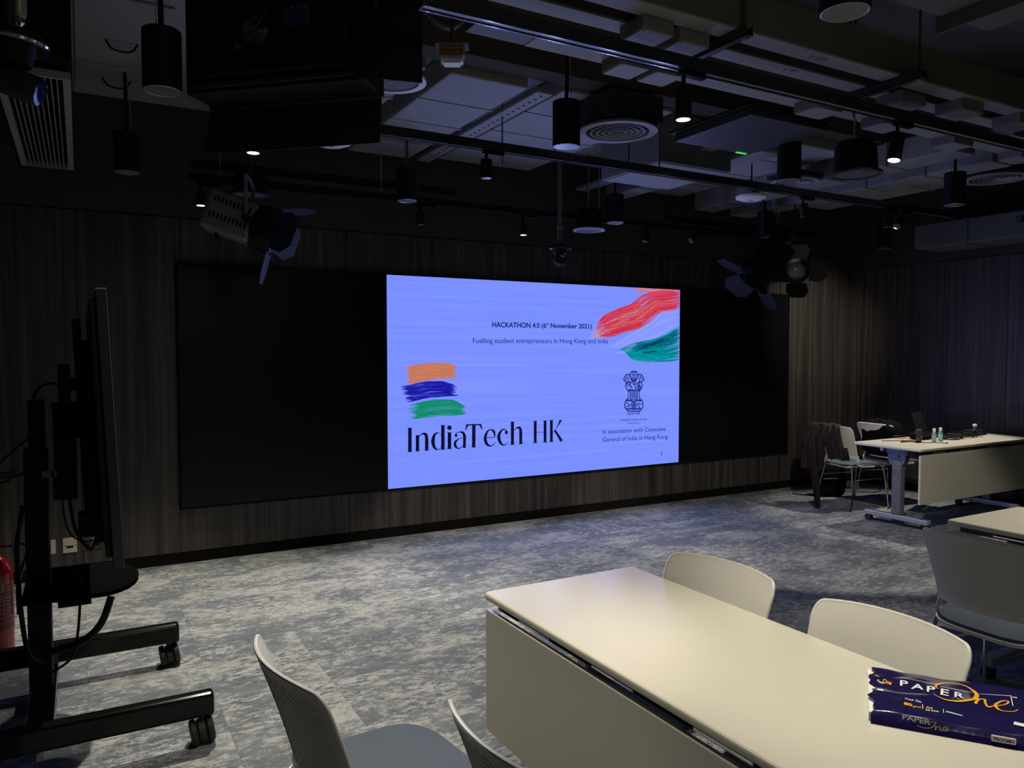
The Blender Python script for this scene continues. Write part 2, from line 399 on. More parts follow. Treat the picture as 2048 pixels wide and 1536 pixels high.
# big high-contrast serif title, drawn letter by letter
def Z4(x, y): return wp(780+x/5.535, 700+y/5.535)
KW = wp(780+100/5.535, 760)[0]-wp(780, 760)[0]; KW /= 100      # metres per traced unit near the title
def letter(strokes, dots=(), thick=1.0):
    f = Flat(YT-.0006)
    for s in strokes:
        pts = [Z4(p[0], p[1]) for p in s]; f.ribbon(pts, [p[2]*KW*1.10 for p in s], 6 if len(s) > 2 else 0)
    for (x, y, rx, ry) in dots:
        f.poly([Z4(x+rx*math.cos(2*PI*k/20), y+ry*math.sin(2*PI*k/20)) for k in range(20)])
    f.build('title_letter', E_blk)
def stem(x, y0, y1, w, top=True, bot=True, x1=None):
    x1 = x if x1 is None else x1; o = [[(x, y0, w), (x1, y1, w)]]
    if top: o.append([(x-w*.72, y0+1.5, 5), (x+w*.72, y0-1, 5)])
    if bot: o.append([(x1-w*.75, y1+1.5, 5), (x1+w*.75, y1-1, 5)])
    return o
letter(stem(219, 864, 1126, 37))
letter(stem(303, 945, 1119, 35)+[[(318, 968, 5), (340, 938, 9), (372, 926, 20), (398, 942, 32), (405, 990, 36)], [(405, 985, 36), (405, 1112, 36)], [(380, 1113, 5), (430, 1110, 5)]])
letter([[(566, 945, 5), (530, 916, 8), (492, 940, 26), (474, 1010, 38), (490, 1075, 28), (525, 1104, 10), (566, 1078, 5)]]+stem(584, 834, 1100, 37))
letter(stem(657, 913, 1093, 38), [(657, 860, 25, 26)])
letter([[(722, 962, 8), (728, 925, 8), (765, 908, 8), (805, 915, 24), (823, 950, 32), (824, 990, 32)], [(824, 985, 32), (822, 1082, 32)], [(812, 1082, 5), (842, 1080, 5)],
        [(812, 975, 5), (760, 985, 8), (722, 1020, 26), (722, 1060, 28), (750, 1088, 12), (790, 1078, 8), (815, 1045, 5)]], [(730, 945, 15, 17)])
letter([[(927, 828, 39), (925, 1076, 39)], [(900, 1077, 5), (950, 1075, 5)], [(838, 830, 12), (1012, 824, 12)], [(872, 832, 4), (846, 850, 18), (836, 893, 4)], [(980, 828, 4), (1006, 845, 18), (1018, 885, 4)]])
letter([[(1160, 966, 7), (1150, 905, 26), (1112, 882, 10), (1075, 905, 20), (1052, 975, 34), (1068, 1035, 30), (1105, 1062, 14), (1140, 1050, 8), (1166, 1018, 4)], [(1052, 972, 6), (1163, 966, 6)]])
letter([[(1300, 925, 8), (1278, 882, 9), (1240, 885, 16), (1203, 945, 36), (1215, 1015, 32), (1250, 1052, 14), (1285, 1042, 8), (1312, 1010, 4)]], [(1287, 912, 18, 21)])
letter(stem(1354, 796, 1047, 37)+[[(1372, 895, 5), (1392, 868, 9), (1418, 858, 20), (1440, 872, 32), (1446, 920, 36)], [(1446, 915, 36), (1446, 1040, 36)], [(1421, 1041, 5), (1470, 1038, 5)]])
letter(stem(1606, 788, 1027, 35)+stem(1715, 783, 1020, 35)+[[(1622, 912, 4), (1700, 909, 4)]])
letter(stem(1785, 778, 1015, 35)+[[(1802, 922, 4), (1850, 850, 8), (1888, 778, 28)], [(1868, 777, 5), (1908, 775, 5)], [(1820, 885, 22), (1898, 1006, 34)], [(1870, 1008, 5), (1918, 1006, 5)]])
# brush strokes: each made of many bristle lines
def brush(name, T, B, conv, cols, n, layers=2, js=.03, je=.04, wj=1.2, fill=None, seed=1, Y=YT):
    rnd = random.Random(seed); f = Flat(Y); mats = [emit('slide_paint_%s_%d' % (name, i), c) for i, c in enumerate(cols)]
    def samp(P, s):
        L = [0]
        for a, b in zip(P, P[1:]): L.append(L[-1]+math.dist(a, b))
        t = s*L[-1]
        for i in range(len(P)-1):
            if t <= L[i+1] or i == len(P)-2:
                q = (t-L[i])/max(1e-9, L[i+1]-L[i]); return (P[i][0]+(P[i+1][0]-P[i][0])*q, P[i][1]+(P[i+1][1]-P[i][1])*q)
    def pt(s, t):
        a = samp(T, s); b = samp(B, s); return (a[0]+(b[0]-a[0])*t, a[1]+(b[1]-a[1])*t)
    for ly in range(layers):
        f.Y = Y-.00012*ly
        for k in range(n):
            t = (k+.5)/n+rnd.uniform(-.5, .5)/n
            f.m.mi = (fill if ly == 0 and fill is not None else rnd.randrange(len(cols)))
            if ly == 0: s0 = abs(rnd.gauss(0, js)); s1 = 1-abs(rnd.gauss(0, je)); wk = 1.5
            else: s0 = rnd.uniform(0, .55); s1 = min(1, s0+rnd.uniform(.15, .55)); wk = rnd.uniform(.25, 1.0)
            q = [pt(s0+(s1-s0)*i/9, min(1, max(0, t+.012*math.sin(i*1.3+k)))) for i in range(10)]
            w0 = abs(conv(*pt(.5, 0))[1]-conv(*pt(.5, 1))[1])/n*wj*wk
            f.ribbon([conv(*p) for p in q], [w0*(.25 if i in (0, 9) else 1) for i in range(10)], 3)
    f.build(name, mats)
brush('orange_brush_stroke', [(165, 192), (300, 165), (450, 146), (620, 148), (735, 178)], [(198, 382), (330, 348), (470, 325), (620, 312), (745, 298)], Z4, [rgb(197, 120, 92), rgb(202, 126, 96), rgb(205, 134, 112)], 26, 2, .02, .035, fill=0, seed=3)
brush('navy_brush_stroke', [(110, 400), (220, 385), (400, 345), (560, 345), (740, 372)], [(170, 585), (300, 560), (440, 530), (600, 515), (760, 510)], Z4, [rgb(28, 28, 165), rgb(10, 10, 150), rgb(50, 55, 185), rgb(80, 90, 215)], 20, 2, .07, .09, wj=.95, fill=0, seed=5)
brush('green_brush_stroke', [(190, 615), (350, 575), (500, 552), (680, 545), (835, 625)], [(200, 785), (330, 755), (480, 735), (640, 725), (845, 712)], Z4, [rgb(20, 140, 110), rgb(40, 150, 130), rgb(10, 135, 95), rgb(85, 150, 195)], 19, 2, .13, .06, wj=1.0, fill=0, seed=9)
def Z3(x, y): return wp(1170+x/9.035, 570+y/9.035)
brush('salmon_brush_stroke', [(850, 105), (950, 60), (1250, 50), (1500, 62), (1700, 80)], [(900, 150), (1060, 120), (1200, 130), (1450, 105), (1700, 130)], Z3, [rgb(215, 100, 130), rgb(205, 130, 150), rgb(200, 60, 95), rgb(190, 160, 190)], 12, 2, .05, .0, seed=11)
brush('pale_brush_stroke', [(420, 1120), (800, 900), (1100, 720), (1340, 480), (1700, 430)], [(520, 1250), (760, 1230), (1000, 1010), (1300, 940), (1700, 720)], Z3, [rgb(140, 158, 255), rgb(128, 150, 255), rgb(150, 160, 250)], 20, 1, .1, .0, seed=12)
brush('peach_brush_tip', [(60, 940), (140, 830), (215, 700), (300, 640)], [(130, 975), (240, 960), (380, 945), (560, 900)], Z3, [rgb(178, 150, 190), rgb(195, 150, 165), rgb(160, 150, 215)], 12, 2, .1, .1, wj=.8, seed=13)
brush('red_brush_stroke', [(195, 800), (240, 640), (400, 515), (700, 395), (960, 305), (965, 210), (1150, 135), (1400, 95), (1720, 80)], [(235, 950), (450, 935), (700, 862), (1000, 770), (1200, 650), (1330, 480), (1450, 492), (1560, 470), (1720, 395)], Z3,
      [rgb(206, 55, 88), rgb(190, 28, 78), rgb(214, 84, 92), rgb(216, 110, 96), rgb(210, 140, 130), rgb(198, 50, 60)], 40, 3, .03, .0, wj=1.1, fill=0, seed=21)
brush('teal_brush_stroke', [(600, 1180), (700, 1110), (900, 1035), (1130, 1010), (1300, 955), (1500, 870), (1720, 735)], [(780, 1225), (810, 1330), (1000, 1370), (1200, 1385), (1400, 1392), (1520, 1380), (1720, 1345)], Z3,
      [rgb(0, 135, 150), rgb(0, 150, 180), rgb(20, 165, 165), rgb(0, 105, 120), rgb(10, 60, 95)], 30, 2, .04, .0, wj=1.15, fill=0, seed=22)
brush('dark_teal_brush_stroke', [(760, 1170), (950, 1080), (1200, 1040), (1450, 930), (1720, 780)], [(840, 1215), (1000, 1180), (1250, 1110), (1500, 1090), (1720, 960)], Z3, [rgb(8, 50, 85), rgb(5, 70, 100), rgb(10, 40, 70), rgb(0, 120, 140)], 12, 2, .12, .03, wj=.7, seed=23, Y=YT-.0004)
# lion capital emblem in dark line work
def Z5(x, y): return wp(1190+x/8.08, 730+y/8.08)
KE = (wp(1290, 800)[0]-wp(1190, 800)[0])/808
em = Flat(YT-.0006)
def EL(pts, w=10, sm=5, mirror=True):
    em.ribbon([Z5(*p) for p in pts], w*KE*1.15, sm)
    if mirror: em.ribbon([Z5(1250-p[0], p[1]) for p in pts], w*KE*1.15, sm)
EL([(575, 112), (625, 100), (675, 112)], 13, 4, False); EL([(575, 112), (570, 170), (582, 220), (600, 262), (625, 275)], 13)
EL([(590, 128), (660, 128)], 10, 0, False); EL([(592, 160), (606, 152), (618, 165)], 12); EL([(600, 175), (612, 178)], 10, 0); EL([(625, 165), (622, 195), (612, 203)], 8)
EL([(590, 215), (605, 238), (625, 244)], 14); EL([(598, 205), (625, 218)], 9, 0); EL([(585, 190), (578, 215), (590, 250), (625, 268)], 10)
EL([(560, 165), (530, 148), (500, 160), (480, 190), (462, 232), (470, 250), (495, 262), (500, 285)], 13); EL([(500, 175), (515, 190), (505, 215), (525, 225)], 11); EL([(478, 225), (498, 232)], 10, 0); EL([(545, 165), (548, 200), (535, 240), (520, 280)], 11)
EL([(505, 280), (492, 330), (505, 380), (530, 415)], 13); EL([(530, 400), (545, 425), (560, 395), (590, 415), (612, 400), (625, 440)], 12)
rr = random.Random(4)
for k in range(95):
    x = rr.uniform(508, 742); y = rr.uniform(262, 408)
    if abs(x-625) > 118-(y-262)*.15 or (abs(x-625) < 40 and y < 285): continue
    EL([(x-9, y-3), (x, y+6), (x+9, y-3)], 8.5, 2, False)
for k in range(6): EL([(690+k*9, 290+k*12), (725+k*3, 330+k*12)], 8, 0, False)
for xx in (532, 562, 578, 600): EL([(xx, 420), (xx+4, 480), (xx-4, 540)], 10)
EL([(616, 440), (618, 540), (610, 570)], 8); EL([(520, 545), (545, 560), (520, 572), (505, 562), (520, 545)], 10); EL([(575, 545), (600, 560), (580, 575), (562, 565), (575, 545)], 10)
EL([(505, 560), (485, 600), (478, 650), (490, 700), (520, 722)], 14); EL([(500, 578), (625, 585)], 10, 0); EL([(520, 722), (525, 742), (625, 746)], 12); EL([(515, 712), (570, 708), (625, 712)], 16)
for r_ in (50, 40): em.ribbon([Z5(625+r_*math.cos(a*PI/10), 645+r_*math.sin(a*PI/10)) for a in range(21)], 7*KE, 0)
em.ribbon([Z5(625+17*math.cos(a*PI/8), 645+17*math.sin(a*PI/8)) for a in range(17)], 16*KE, 0)
for a in range(24): em.ribbon([Z5(625+22*math.cos(a*PI/12), 645+22*math.sin(a*PI/12)), Z5(625+42*math.cos(a*PI/12), 645+42*math.sin(a*PI/12))], 3*KE, 0)
em.ribbon([Z5(*p) for p in ((500, 610), (530, 625), (545, 650), (570, 640))], 12*KE, 4); em.ribbon([Z5(*p) for p in ((500, 680), (530, 668), (560, 685))], 12*KE, 4)
em.ribbon([Z5(*p) for p in ((680, 620), (705, 640), (700, 670), (730, 690))], 13*KE, 4); em.ribbon([Z5(*p) for p in ((700, 615), (735, 625), (750, 650))], 11*KE, 4)
em.build('emblem', emit('slide_emblem_blue', rgb(26, 30, 120)))
# ================================================================= TABLES
def make_table(name, label, length, width, panel_bottom=.255, ic=False):
    # local frame: long side along +x, modesty panel on the -y side, origin under the middle
    t = thing(name, label, 'table')
    L2 = length/2; W2 = width/2
    def top(o):
        b = o.modifiers.new('bevel', 'BEVEL'); b.width = .010; b.segments = 3
    bm = MB()
    r = .018; poly = []
    for cx, cy, a0 in ((L2-r, W2-r, 0), (-L2+r, W2-r, 90), (-L2+r, -W2+r, 180), (L2-r, -W2+r, 270)):
        for k in range(5): poly.append((cx+r*math.cos(R(a0+k*22.5)), cy+r*math.sin(R(a0+k*22.5))))
    bm.prism(poly, .703, .73); bm.build('tabletop', M_table, t, mod=top, smooth=False)
    for s in (-1, 1):
        x = s*(L2-.19)
        leg = MB(); leg.box(x-.035, x+.035, -.045, .045, .10, .60, bev=.012)
        lo = leg.build('leg', mat('slate_metal_paint', (.17, .17, .19), .4, .3), t, smooth=False)
        MB().box(x-.03, x+.03, -W2+.03, W2-.01, .055, .10, bev=.008).build('foot', M_alu, lo, smooth=False)
        h = MB(); h.cyl((x-.03, 0, .615), (x+.03, 0, .615), .085, 20); h.box(x-.03, x+.03, -.10, .10, .64, .70, bev=.004)
        h.build('tilt_hinge', mat('blue_grey_cast_metal', (.16, .17, .21), .4, .5), lo)
        MB().cyl((x-s*(-.032), -.01, .625), (x-s*(-.042), -.01, .625), .016, 12).build('hinge_knob', M_chrome, lo)
        for y in (-W2+.05, W2-.04):
            c = MB(); c.cyl((x-.022, y, .029), (x+.022, y, .029), .029, 18); c.cyl((x, y, .03), (x, y, .06), .010, 8)
            c.build('caster', M_rubber, lo)
    MB().box(-L2+.15, L2-.15, W2-.20, W2-.165, .655, .695, bev=.004).build('side_rail', M_alu, t, smooth=False)
    MB().box(-L2+.05, L2-.05, -W2+.03, -W2+.06, .675, .703, bev=.003).build('hinge_rail', M_blackg, t, smooth=False)
    for k in range(4):
        x = -L2+.10+(length-.2)*(k+.5)/4
        MB().box(x-.09, x+.09, -W2+.018, -W2+.03, .684, .693, bev=.002).build('chrome_slot', M_chrome, t, smooth=False)
    p = MB().box(-L2+.01, L2-.05, -W2+.004, -W2+.022, panel_bottom, .672, bev=.003).build('modesty_panel', M_table, t, smooth=False)
    return t
t1 = make_table('folding_table', 'large cream folding table in the foreground with the ream of paper on it', 1.8, .645)
t1.location = (1.507, 1.40, 0); t1.rotation_euler = (0, 0, R(-90))    # panel side (-y) turns to -x
t2 = dup(t1, (7.02, 4.198, 0), 0, 'cream folding table by the right wall covered in cables and two bottles')
t3 = dup(t1, (4.00, 1.29, 0), R(-90), 'empty cream folding table cut off by the right edge of the photo')
# red letters stencilled down the leg of the far table, and a 6 near its foot
M_ink = mat('red_print', (.30, .02, .05), .6)
t2leg = [c for c in t2.children if c.name.startswith('leg')][0]
def leg_text(s, z, size, m, yshift=0):
    me = font_mesh(s, .015); xs_ = [v.co.x for v in me.vertices]; xc = (min(xs_)+max(xs_))/2
    for v in me.vertices:
        a, b = (v.co.x-xc)*size, (v.co.y-.36)*size*1.15
        v.co = Vector((-.7455+.0, yshift-b, z-a)) if s == 'IC' else Vector((-.7455, yshift-a, z+b))
    me.materials.clear(); me.materials.append(m); me.name = 'leg_print'
    o = bpy.data.objects.new('leg_print', me); C.objects.link(o); o.parent = t2leg
leg_text('IC', .47, .075, M_ink); leg_text('6', .17, .05, M_ink)

# ================================================================= CHAIRS
BKX, BKZ0, BKZ1 = -.235, .525, .82
def back_pt(u, v, off=0):
    # u -1..1 across, v 0..1 up; ends wrap forward, top leans back
    half = .205+.022*v
    z = BKZ0+(BKZ1-BKZ0)*v-.012*v*(abs(u)**3)
    x = -.175-.075*v-.02*v*v+.055*(u*u)-.05
    return Vector((x+.03-off, u*half, z))
def make_chair():
    t = thing('stacking_chair', 'white stacking chair', 'chair')
    nu, nv = 20, 24
    def rounded(u, v):  # pull in the two top corners
        k = 1.0
        if v > .84: k = 1-.11*(1-math.sqrt(max(0, 1-((v-.84)/.16)**2)))
        return u*k
    m = MB(); th = .011
    F = m.grid(lambda a, b: back_pt(rounded(a*2-1, b), b, 0), nu, nv)
    m.mi = 1; B = m.grid(lambda a, b: back_pt(rounded(a*2-1, b), b, th), nu, nv)
    m.mi = 0
    for i in range(nu):
        m.face([F[i][nv], F[i+1][nv], B[i+1][nv], B[i][nv]]); m.face([F[i][0], B[i][0], B[i+1][0], F[i+1][0]])
    for j in range(nv):
        m.face([F[0][j], F[0][j+1], B[0][j+1], B[0][j]]); m.face([F[nu][j], B[nu][j], B[nu][j+1], F[nu][j+1]])
    uvl = m.bm.loops.layers.uv.new('UVMap')
    for f in m.bm.faces:
        for l in f.loops: l[uvl].uv = (l.vert.co.y, l.vert.co.z)
    bk = m.build('backrest', [M_plastic, LATTICE], t)
    # raised rim round the back, on the rear side too
    rim = [back_pt(-1, 0, th/2)]+[back_pt(rounded(-1, q), q, th/2) for q in (.2, .4, .6, .8, .86, .90, .94, .97, .99, 1)]+[back_pt(rounded(-1+2*i/12, 1), 1, th/2) for i in range(1, 12)]+[back_pt(rounded(1, q), q, th/2) for q in (1, .99, .97, .94, .90, .86, .8, .6, .4, .2)]+[back_pt(1, 0, th/2)]
    MB().tube(rim, .0057, 8).build('back_rim', M_plastic, bk)
    m = MB()
    def rib(P):
        r_ = [];
        for u, v in P:
            c = back_pt(u, v, th+.0002); d = Vector((-.0009, 0, 0))
            r_.append([m.bm.verts.new(c+Vector((0, 0, .0015))), m.bm.verts.new(c+d), m.bm.verts.new(c-Vector((0, 0, .0015)))])
        for a_, b_ in zip(r_, r_[1:]):
            m.face([a_[0], b_[0], b_[1], a_[1]]); m.face([a_[1], b_[1], b_[2], a_[2]])
    for k in range(30):
        v0 = -.85+k*.062; P = []
        for q in range(25):
            u = -.90+1.80*q/24; v = v0+.72*(q/24)**.8
            if .05 < v < .93: P.append((u, v))
        if len(P) > 2: rib(P)
    for k in range(22):
        v0 = .1+k*.085; P = []
        for q in range(25):
            u = -.90+1.80*q/24; v = v0-1.0*(q/24)
            if .05 < v < .93: P.append((u, v))
        if len(P) > 2: rib(P)
    lr = m.build('lattice_relief', M_plastic, bk, smooth=False); lr['kind'] = 'stuff'
    # lower band and the two side uprights that run down into the seat shell
    m = MB()
    def band(z0, z1, w, xo):
        g1 = [[m.bm.verts.new((-.195+.055*(u*u)+xo-o, u*w, z)) for z in (z0, z1)] for o in (0, .014) for u in [k/8-1 for k in range(17)]]
        n = 17
        for k in range(n-1):
            a, b, c, d = g1[k], g1[k+1], g1[n+k], g1[n+k+1]
            m.face([a[0], b[0], b[1], a[1]]); m.face([c[0], c[1], d[1], d[0]]); m.face([a[1], b[1], d[1], c[1]]); m.face([a[0], c[0], d[0], b[0]])
        for k in (0, n-1): a, c = g1[k], g1[n+k]; m.face([a[0], a[1], c[1], c[0]])
    band(.505, .535, .205, 0)
    m.build('back_band', M_plastic, t)
    for s in (-1, 1):
        m = MB(); pts = [Vector((-.142, s*.205, .53)), Vector((-.140, s*.207, .49)), Vector((-.150, s*.212, .45)), Vector((-.10, s*.218, .43)), Vector((.05, s*.222, .425))]
        m.tube(pts, .0115, 8, 4); m.build('back_upright', M_plastic, t)
    # seat shell: rounded waterfall shape
    def seat_pt(a, b, zoff, k):   # a,b in -1..1
        # squircle footprint
        x = a*.245*k; y = b*.228*k
        e = (abs(a)**4.5+abs(b)**4.5)
        s_ = 1/max(1, e)**(1/4.5)
        x *= s_; y *= s_
        z = .447+zoff-.020*max(0, (x-.07)/.16)**2*1.4-.012*(x < -.1)*((-.1-x)/.1)+.010*(abs(y)/.225)**3-.004
        return Vector((x+.027, y, z))
    def slab(z0, z1, k0, k1, n=14):
        m = MB()
        T_ = m.grid(lambda a, b: seat_pt(a*2-1, b*2-1, z1, k1), n, n); Bt = m.grid(lambda a, b: seat_pt(a*2-1, b*2-1, z0, k0), n, n)
        for i in range(n):
            m.face([T_[i][0], Bt[i][0], Bt[i+1][0], T_[i+1][0]]); m.face([T_[i][n], T_[i+1][n], Bt[i+1][n], Bt[i][n]])
            m.face([T_[0][i], T_[0][i+1], Bt[0][i+1], Bt[0][i]]); m.face([T_[n][i], Bt[n][i], Bt[n][i+1], T_[n][i+1]])
        bmesh.ops.remove_doubles(m.bm, verts=m.bm.verts, dist=.0004)
        return m
    slab(-.016, .0, .98, 1.0).build('seat_shell', M_plastic, t)
    pd = slab(.0, .012, .955, .95); pd.build('seat_pad', M_pad, t)
    def crown(o): pass
    # chrome legs
    for s in (-1, 1):
        MB().tube([(.02, s*.15, .422), (.14, s*.17, .418), (.185, s*.205, .40), (.235, s*.232, .012)], .0075, 8, 6).build('leg', M_chrome, t)
        MB().tube([(.02, s*.15, .422), (-.12, s*.17, .418), (-.16, s*.21, .40), (-.245, s*.238, .012)], .0075, 8, 6).build('leg', M_chrome, t)
        MB().tube([(.195, s*.213, .30), (-.185, s*.219, .30)], .006, 8).build('stretcher', M_chrome, t)
        for x in (.235, -.245): MB().cyl((x, s*.235, 0), (x, s*.235, .02), .011, 10).build('rubber_foot', M_rubber, t)
    MB().tube([(0, -.16, .42), (0, .16, .42)], .008, 8).build('cross_bar', M_chrome, t)
    return t
ch = make_chair(); ch['group'] = 'white stacking chairs'
G = 'white stacking chairs'
ch['label'] = 'nearest white stacking chair with a blue grey seat at the lower left of the photo'
ch.location = (.655, 1.85, 0); ch.rotation_euler = (0, 0, R(5.4))
dup(ch, (.93, 1.26, 0), R(4), 'white stacking chair half below the photo, beside the panel of the foreground table', G)
dup(ch, (1.655, 1.885, 0), R(186.5), 'white stacking chair across the foreground table, the one farther from the paper ream', G)
dup(ch, (1.672, 1.285, 0), R(182.5), 'white stacking chair across the foreground table, right behind the paper ream', G)
dup(ch, (3.31, 1.70, 0), R(-2), 'white stacking chair seen from behind with lattice back, at the right photo edge', G)
jc = dup(ch, (6.73, 4.97, 0), R(-9), 'white stacking chair with a maroon jacket hung over its back', G)
dup(ch, (7.27, 4.92, 0), R(-6), 'white stacking chair behind the cable covered table with a black bag on its back', G)
# one more chair the legs of which show below the far side of the empty table
# ---- jacket on the far chair
M_jacket = mat('maroon_jacket_cloth', (.014, .004, .006), .9, bump=.5, bscale=150, var=.3)
def jacket():
    t = thing('jacket', 'dark maroon jacket draped over the far chair back, one sleeve reaching the carpet', 'jacket', (6.44, 5.0, .82))
    def cloth(name, path, w0, w1, thick=.014, seed=1, side=(0, 1, 0)):
        rnd = random.Random(seed); P = catmull([Vector(p) for p in path], 6); n = len(P); m = MB(); sd = Vector(side); K = 12
        rows = []
        for i, p in enumerate(P):
            q = i/(n-1); w = w0+(w1-w0)*q; row = []
            for k in range(K+1):
                a = k/K*2-1; f = .012*math.sin(a*9+q*4+seed)+.008*math.sin(a*17-q*7)
                row.append(p+sd*(a*w/2)+Vector((f, .3*f, .006*math.sin(q*20+a*5))))
            rows.append(row)
        A = [[m.bm.verts.new(v) for v in r] for r in rows]; Bv = [[m.bm.verts.new(v+Vector((-thick, .002, .0))) for v in r] for r in rows]
        for i in range(n-1):
            for k in range(K): m.face([A[i][k], A[i][k+1], A[i+1][k+1], A[i+1][k]]); m.face([Bv[i][k], Bv[i+1][k], Bv[i+1][k+1], Bv[i][k+1]])
            m.face([A[i][0], A[i+1][0], Bv[i+1][0], Bv[i][0]]); m.face([A[i][K], Bv[i][K], Bv[i+1][K], A[i+1][K]])
        for k in range(K): m.face([A[0][k], Bv[0][k], Bv[0][k+1], A[0][k+1]]); m.face([A[-1][k], A[-1][k+1], Bv[-1][k+1], Bv[-1][k]])
        o = m.build(name, M_jacket, t); o.location = -Vector(t.location); return o
    cloth('front_drape', [(6.455, 5.14, .60), (6.448, 5.12, .74), (6.435, 5.10, .835), (6.38, 5.11, .80), (6.345, 5.13, .60), (6.33, 5.14, .38)], .20, .24, seed=2)
    cloth('sleeve', [(6.40, 5.16, .83), (6.34, 5.18, .70), (6.31, 5.12, .50), (6.30, 5.06, .28), (6.31, 5.03, .012)], .20, .035, seed=4)
    cloth('shoulder', [(6.53, 5.00, .74), (6.49, 4.99, .815), (6.43, 4.97, .842), (6.385, 4.95, .80), (6.375, 4.92, .66), (6.40, 4.885, .50)], .15, .20, seed=7)
    cloth('hanging_front', [(6.395, 4.83, .62), (6.41, 4.83, .56), (6.43, 4.84, .50)], .08, .13, seed=9)
jacket()
# ---- bags
M_bag = mat('black_nylon', (.004, .004, .005), .95, spec=.08, bump=.3, bscale=120)
def bag(name, label, loc, s, rz, seed):
    t = thing(name, label, 'bag', loc, rz); rnd = random.Random(seed)
    b = bmesh.new(); bmesh.ops.create_cube(b, size=1); bmesh.ops.subdivide_edges(b, edges=b.edges, cuts=7, use_grid_fill=True)
    for v in b.verts:
        p = v.co*2; e = (abs(p.x)**4+abs(p.y)**4+abs(p.z)**4)**.25; p /= max(e, 1e-6); p *= max(abs(v.co.x), abs(v.co.y), abs(v.co.z))*2
        n = .05*math.sin(p.x*5+seed)*math.cos(p.z*6)+.04*math.sin(p.y*9)
        v.co = Vector((p.x*s[0]/2*(1+n), p.y*s[1]/2*(1+n), (p.z+1)*s[2]/2*(1+.3*n)))
    m = MB(); m.add(b); m.build('bag_body', M_bag, t)
    MB().tube([(-.06, -s[1]*.1, s[2]*.96), (-.04, 0, s[2]*1.02+.008), (.04, 0, s[2]*1.02+.008), (.06, .0, s[2]*.96)], .005, 6, 5).build('bag_handle', M_bag, t)
    m = MB(); m.tube([(-s[0]*.4, -s[1]*.5, s[2]*.6), (0, -s[1]*.56, s[2]*.62), (s[0]*.4, -s[1]*.5, s[2]*.6)], .004, 6, 4); m.build('zip', M_dark, t)
    return t
bag('floor_bag', 'black bag standing on the carpet under the chair with the jacket', (6.98, 5.42, 0), (.30, .16, .33), R(-25), 3)
bag('shoulder_bag', 'black bag hanging on the chair behind the cable covered table', (7.09, 4.90, .49), (.20, .42, .37), R(-10), 8)

# ================================================================= THINGS ON THE FAR TABLE
TZ = .7305
def bottle(loc, m_body, label, band):
    t = thing('bottle', label, 'bottle', loc)
    MB().lathe([(.0185, 0), (.0195, .004), (.0195, .075), (.017, .085), (.010, .092), (.010, .096)], 20).build('bottle_body', m_body, t)
    MB().lathe([(.0128, .094), (.0135, .096), (.0135, .122), (.012, .124)], 20).build('cap', M_white, t)
    MB().lathe([(.0200, .018), (.0200, .066)], 20, cap=False).build('label_band', band, t)
glass = mat('clear_gel_bottle', (.55, .62, .62), .1, spec=.8); glass.node_tree.nodes['Principled BSDF'].inputs['Transmission Weight'].default_value = .6
bottle((6.717, 4.13, TZ), glass, 'small clear bottle with a white cap, the left one of two on the table', mat('pale_label', (.34, .37, .40), .5))
bottle((6.845, 4.15, TZ), mat('green_gel_bottle', (.10, .38, .22), .15, spec=.8), 'small bottle with green lower half, the right one of two on the table', mat('pale_green_label', (.30, .50, .45), .5))
def cable(name, label, pts, r=.0035, m=None, cat='cable', grp=None):
    o = MB().tube(pts, r, 6, 6).build(name, m or M_black); tag(o, label, cat, grp); return o
def squiggle(cx, cy, z, rx, ry, n, seed):
    rnd = random.Random(seed); P = []
    for k in range(n):
        a = k*1.9+rnd.uniform(-.4, .4); q = rnd.uniform(.4, 1)
        P.append((cx+rx*q*math.cos(a), cy+ry*q*math.sin(a), z+.004+rnd.uniform(0, .014)+.0008*k))
    return P
cable('cable', 'tangle of black cable right behind the two bottles', squiggle(7.10, 4.22, TZ, .17, .11, 26, 1), .0048)
cable('cable', 'tangle of black cable on the right part of the far table', squiggle(7.40, 4.26, TZ, .22, .13, 28, 2), .0048)
cable('cable', 'thin black cable looping near the left corner of the far table', [(6.36, 4.40, TZ+.006), (6.45, 4.36, TZ+.005), (6.50, 4.28, TZ+.012), (6.55, 4.16, TZ+.005), (6.66, 4.06, TZ+.006), (6.70, 4.00, TZ+.005), (6.76, 4.04, TZ+.005)])
cable('cable', 'black cable lying on the carpet behind the far table', [(6.72, 5.70, .006), (6.85, 5.45, .006), (7.05, 5.38, .006), (7.3, 5.5, .006), (7.6, 5.3, .006), (7.85, 5.45, .006)], .006)
def mic(loc, rz, label):
    t = thing('microphone', label, 'microphone', loc, rz)
    MB().lathe([(.010, 0), (.014, .02), (.017, .14), (.019, .15)], 16, Matrix.Rotation(R(90), 4, 'Y')).build('handle', M_dark, t)
    MB().lathe([(.012, .145), (.024, .155), (.0265, .172), (.022, .19), (.008, .199)], 16, Matrix.Rotation(R(90), 4, 'Y')).build('head', M_grille, t)
mic((6.52, 4.16, TZ+.0265), R(28), 'wireless microphone lying on the far table left of the pouch')
t = thing('headset', 'black clip-on device standing on the far table left of the pouch', 'device', (6.60, 4.20, TZ))
MB().lathe([(.020, 0), (.021, .02), (.016, .05), (.022, .062), (.033, .075), (.035, .095), (.026, .112), (.012, .118)], 18).build('head', mat('brown_black_foam', (.03, .022, .02), .9, bump=.6, bscale=300), t)
MB().tube([(-.02, 0, .006), (-.10, .03, .012), (-.17, .06, .006)], .007, 8, 4).build('clip_arm', M_black, t)
bp_ = bag('pouch', 'flat black pouch lying on the far table beside the bottles', (6.86, 4.34, TZ), (.27, .13, .065), R(6), 5)
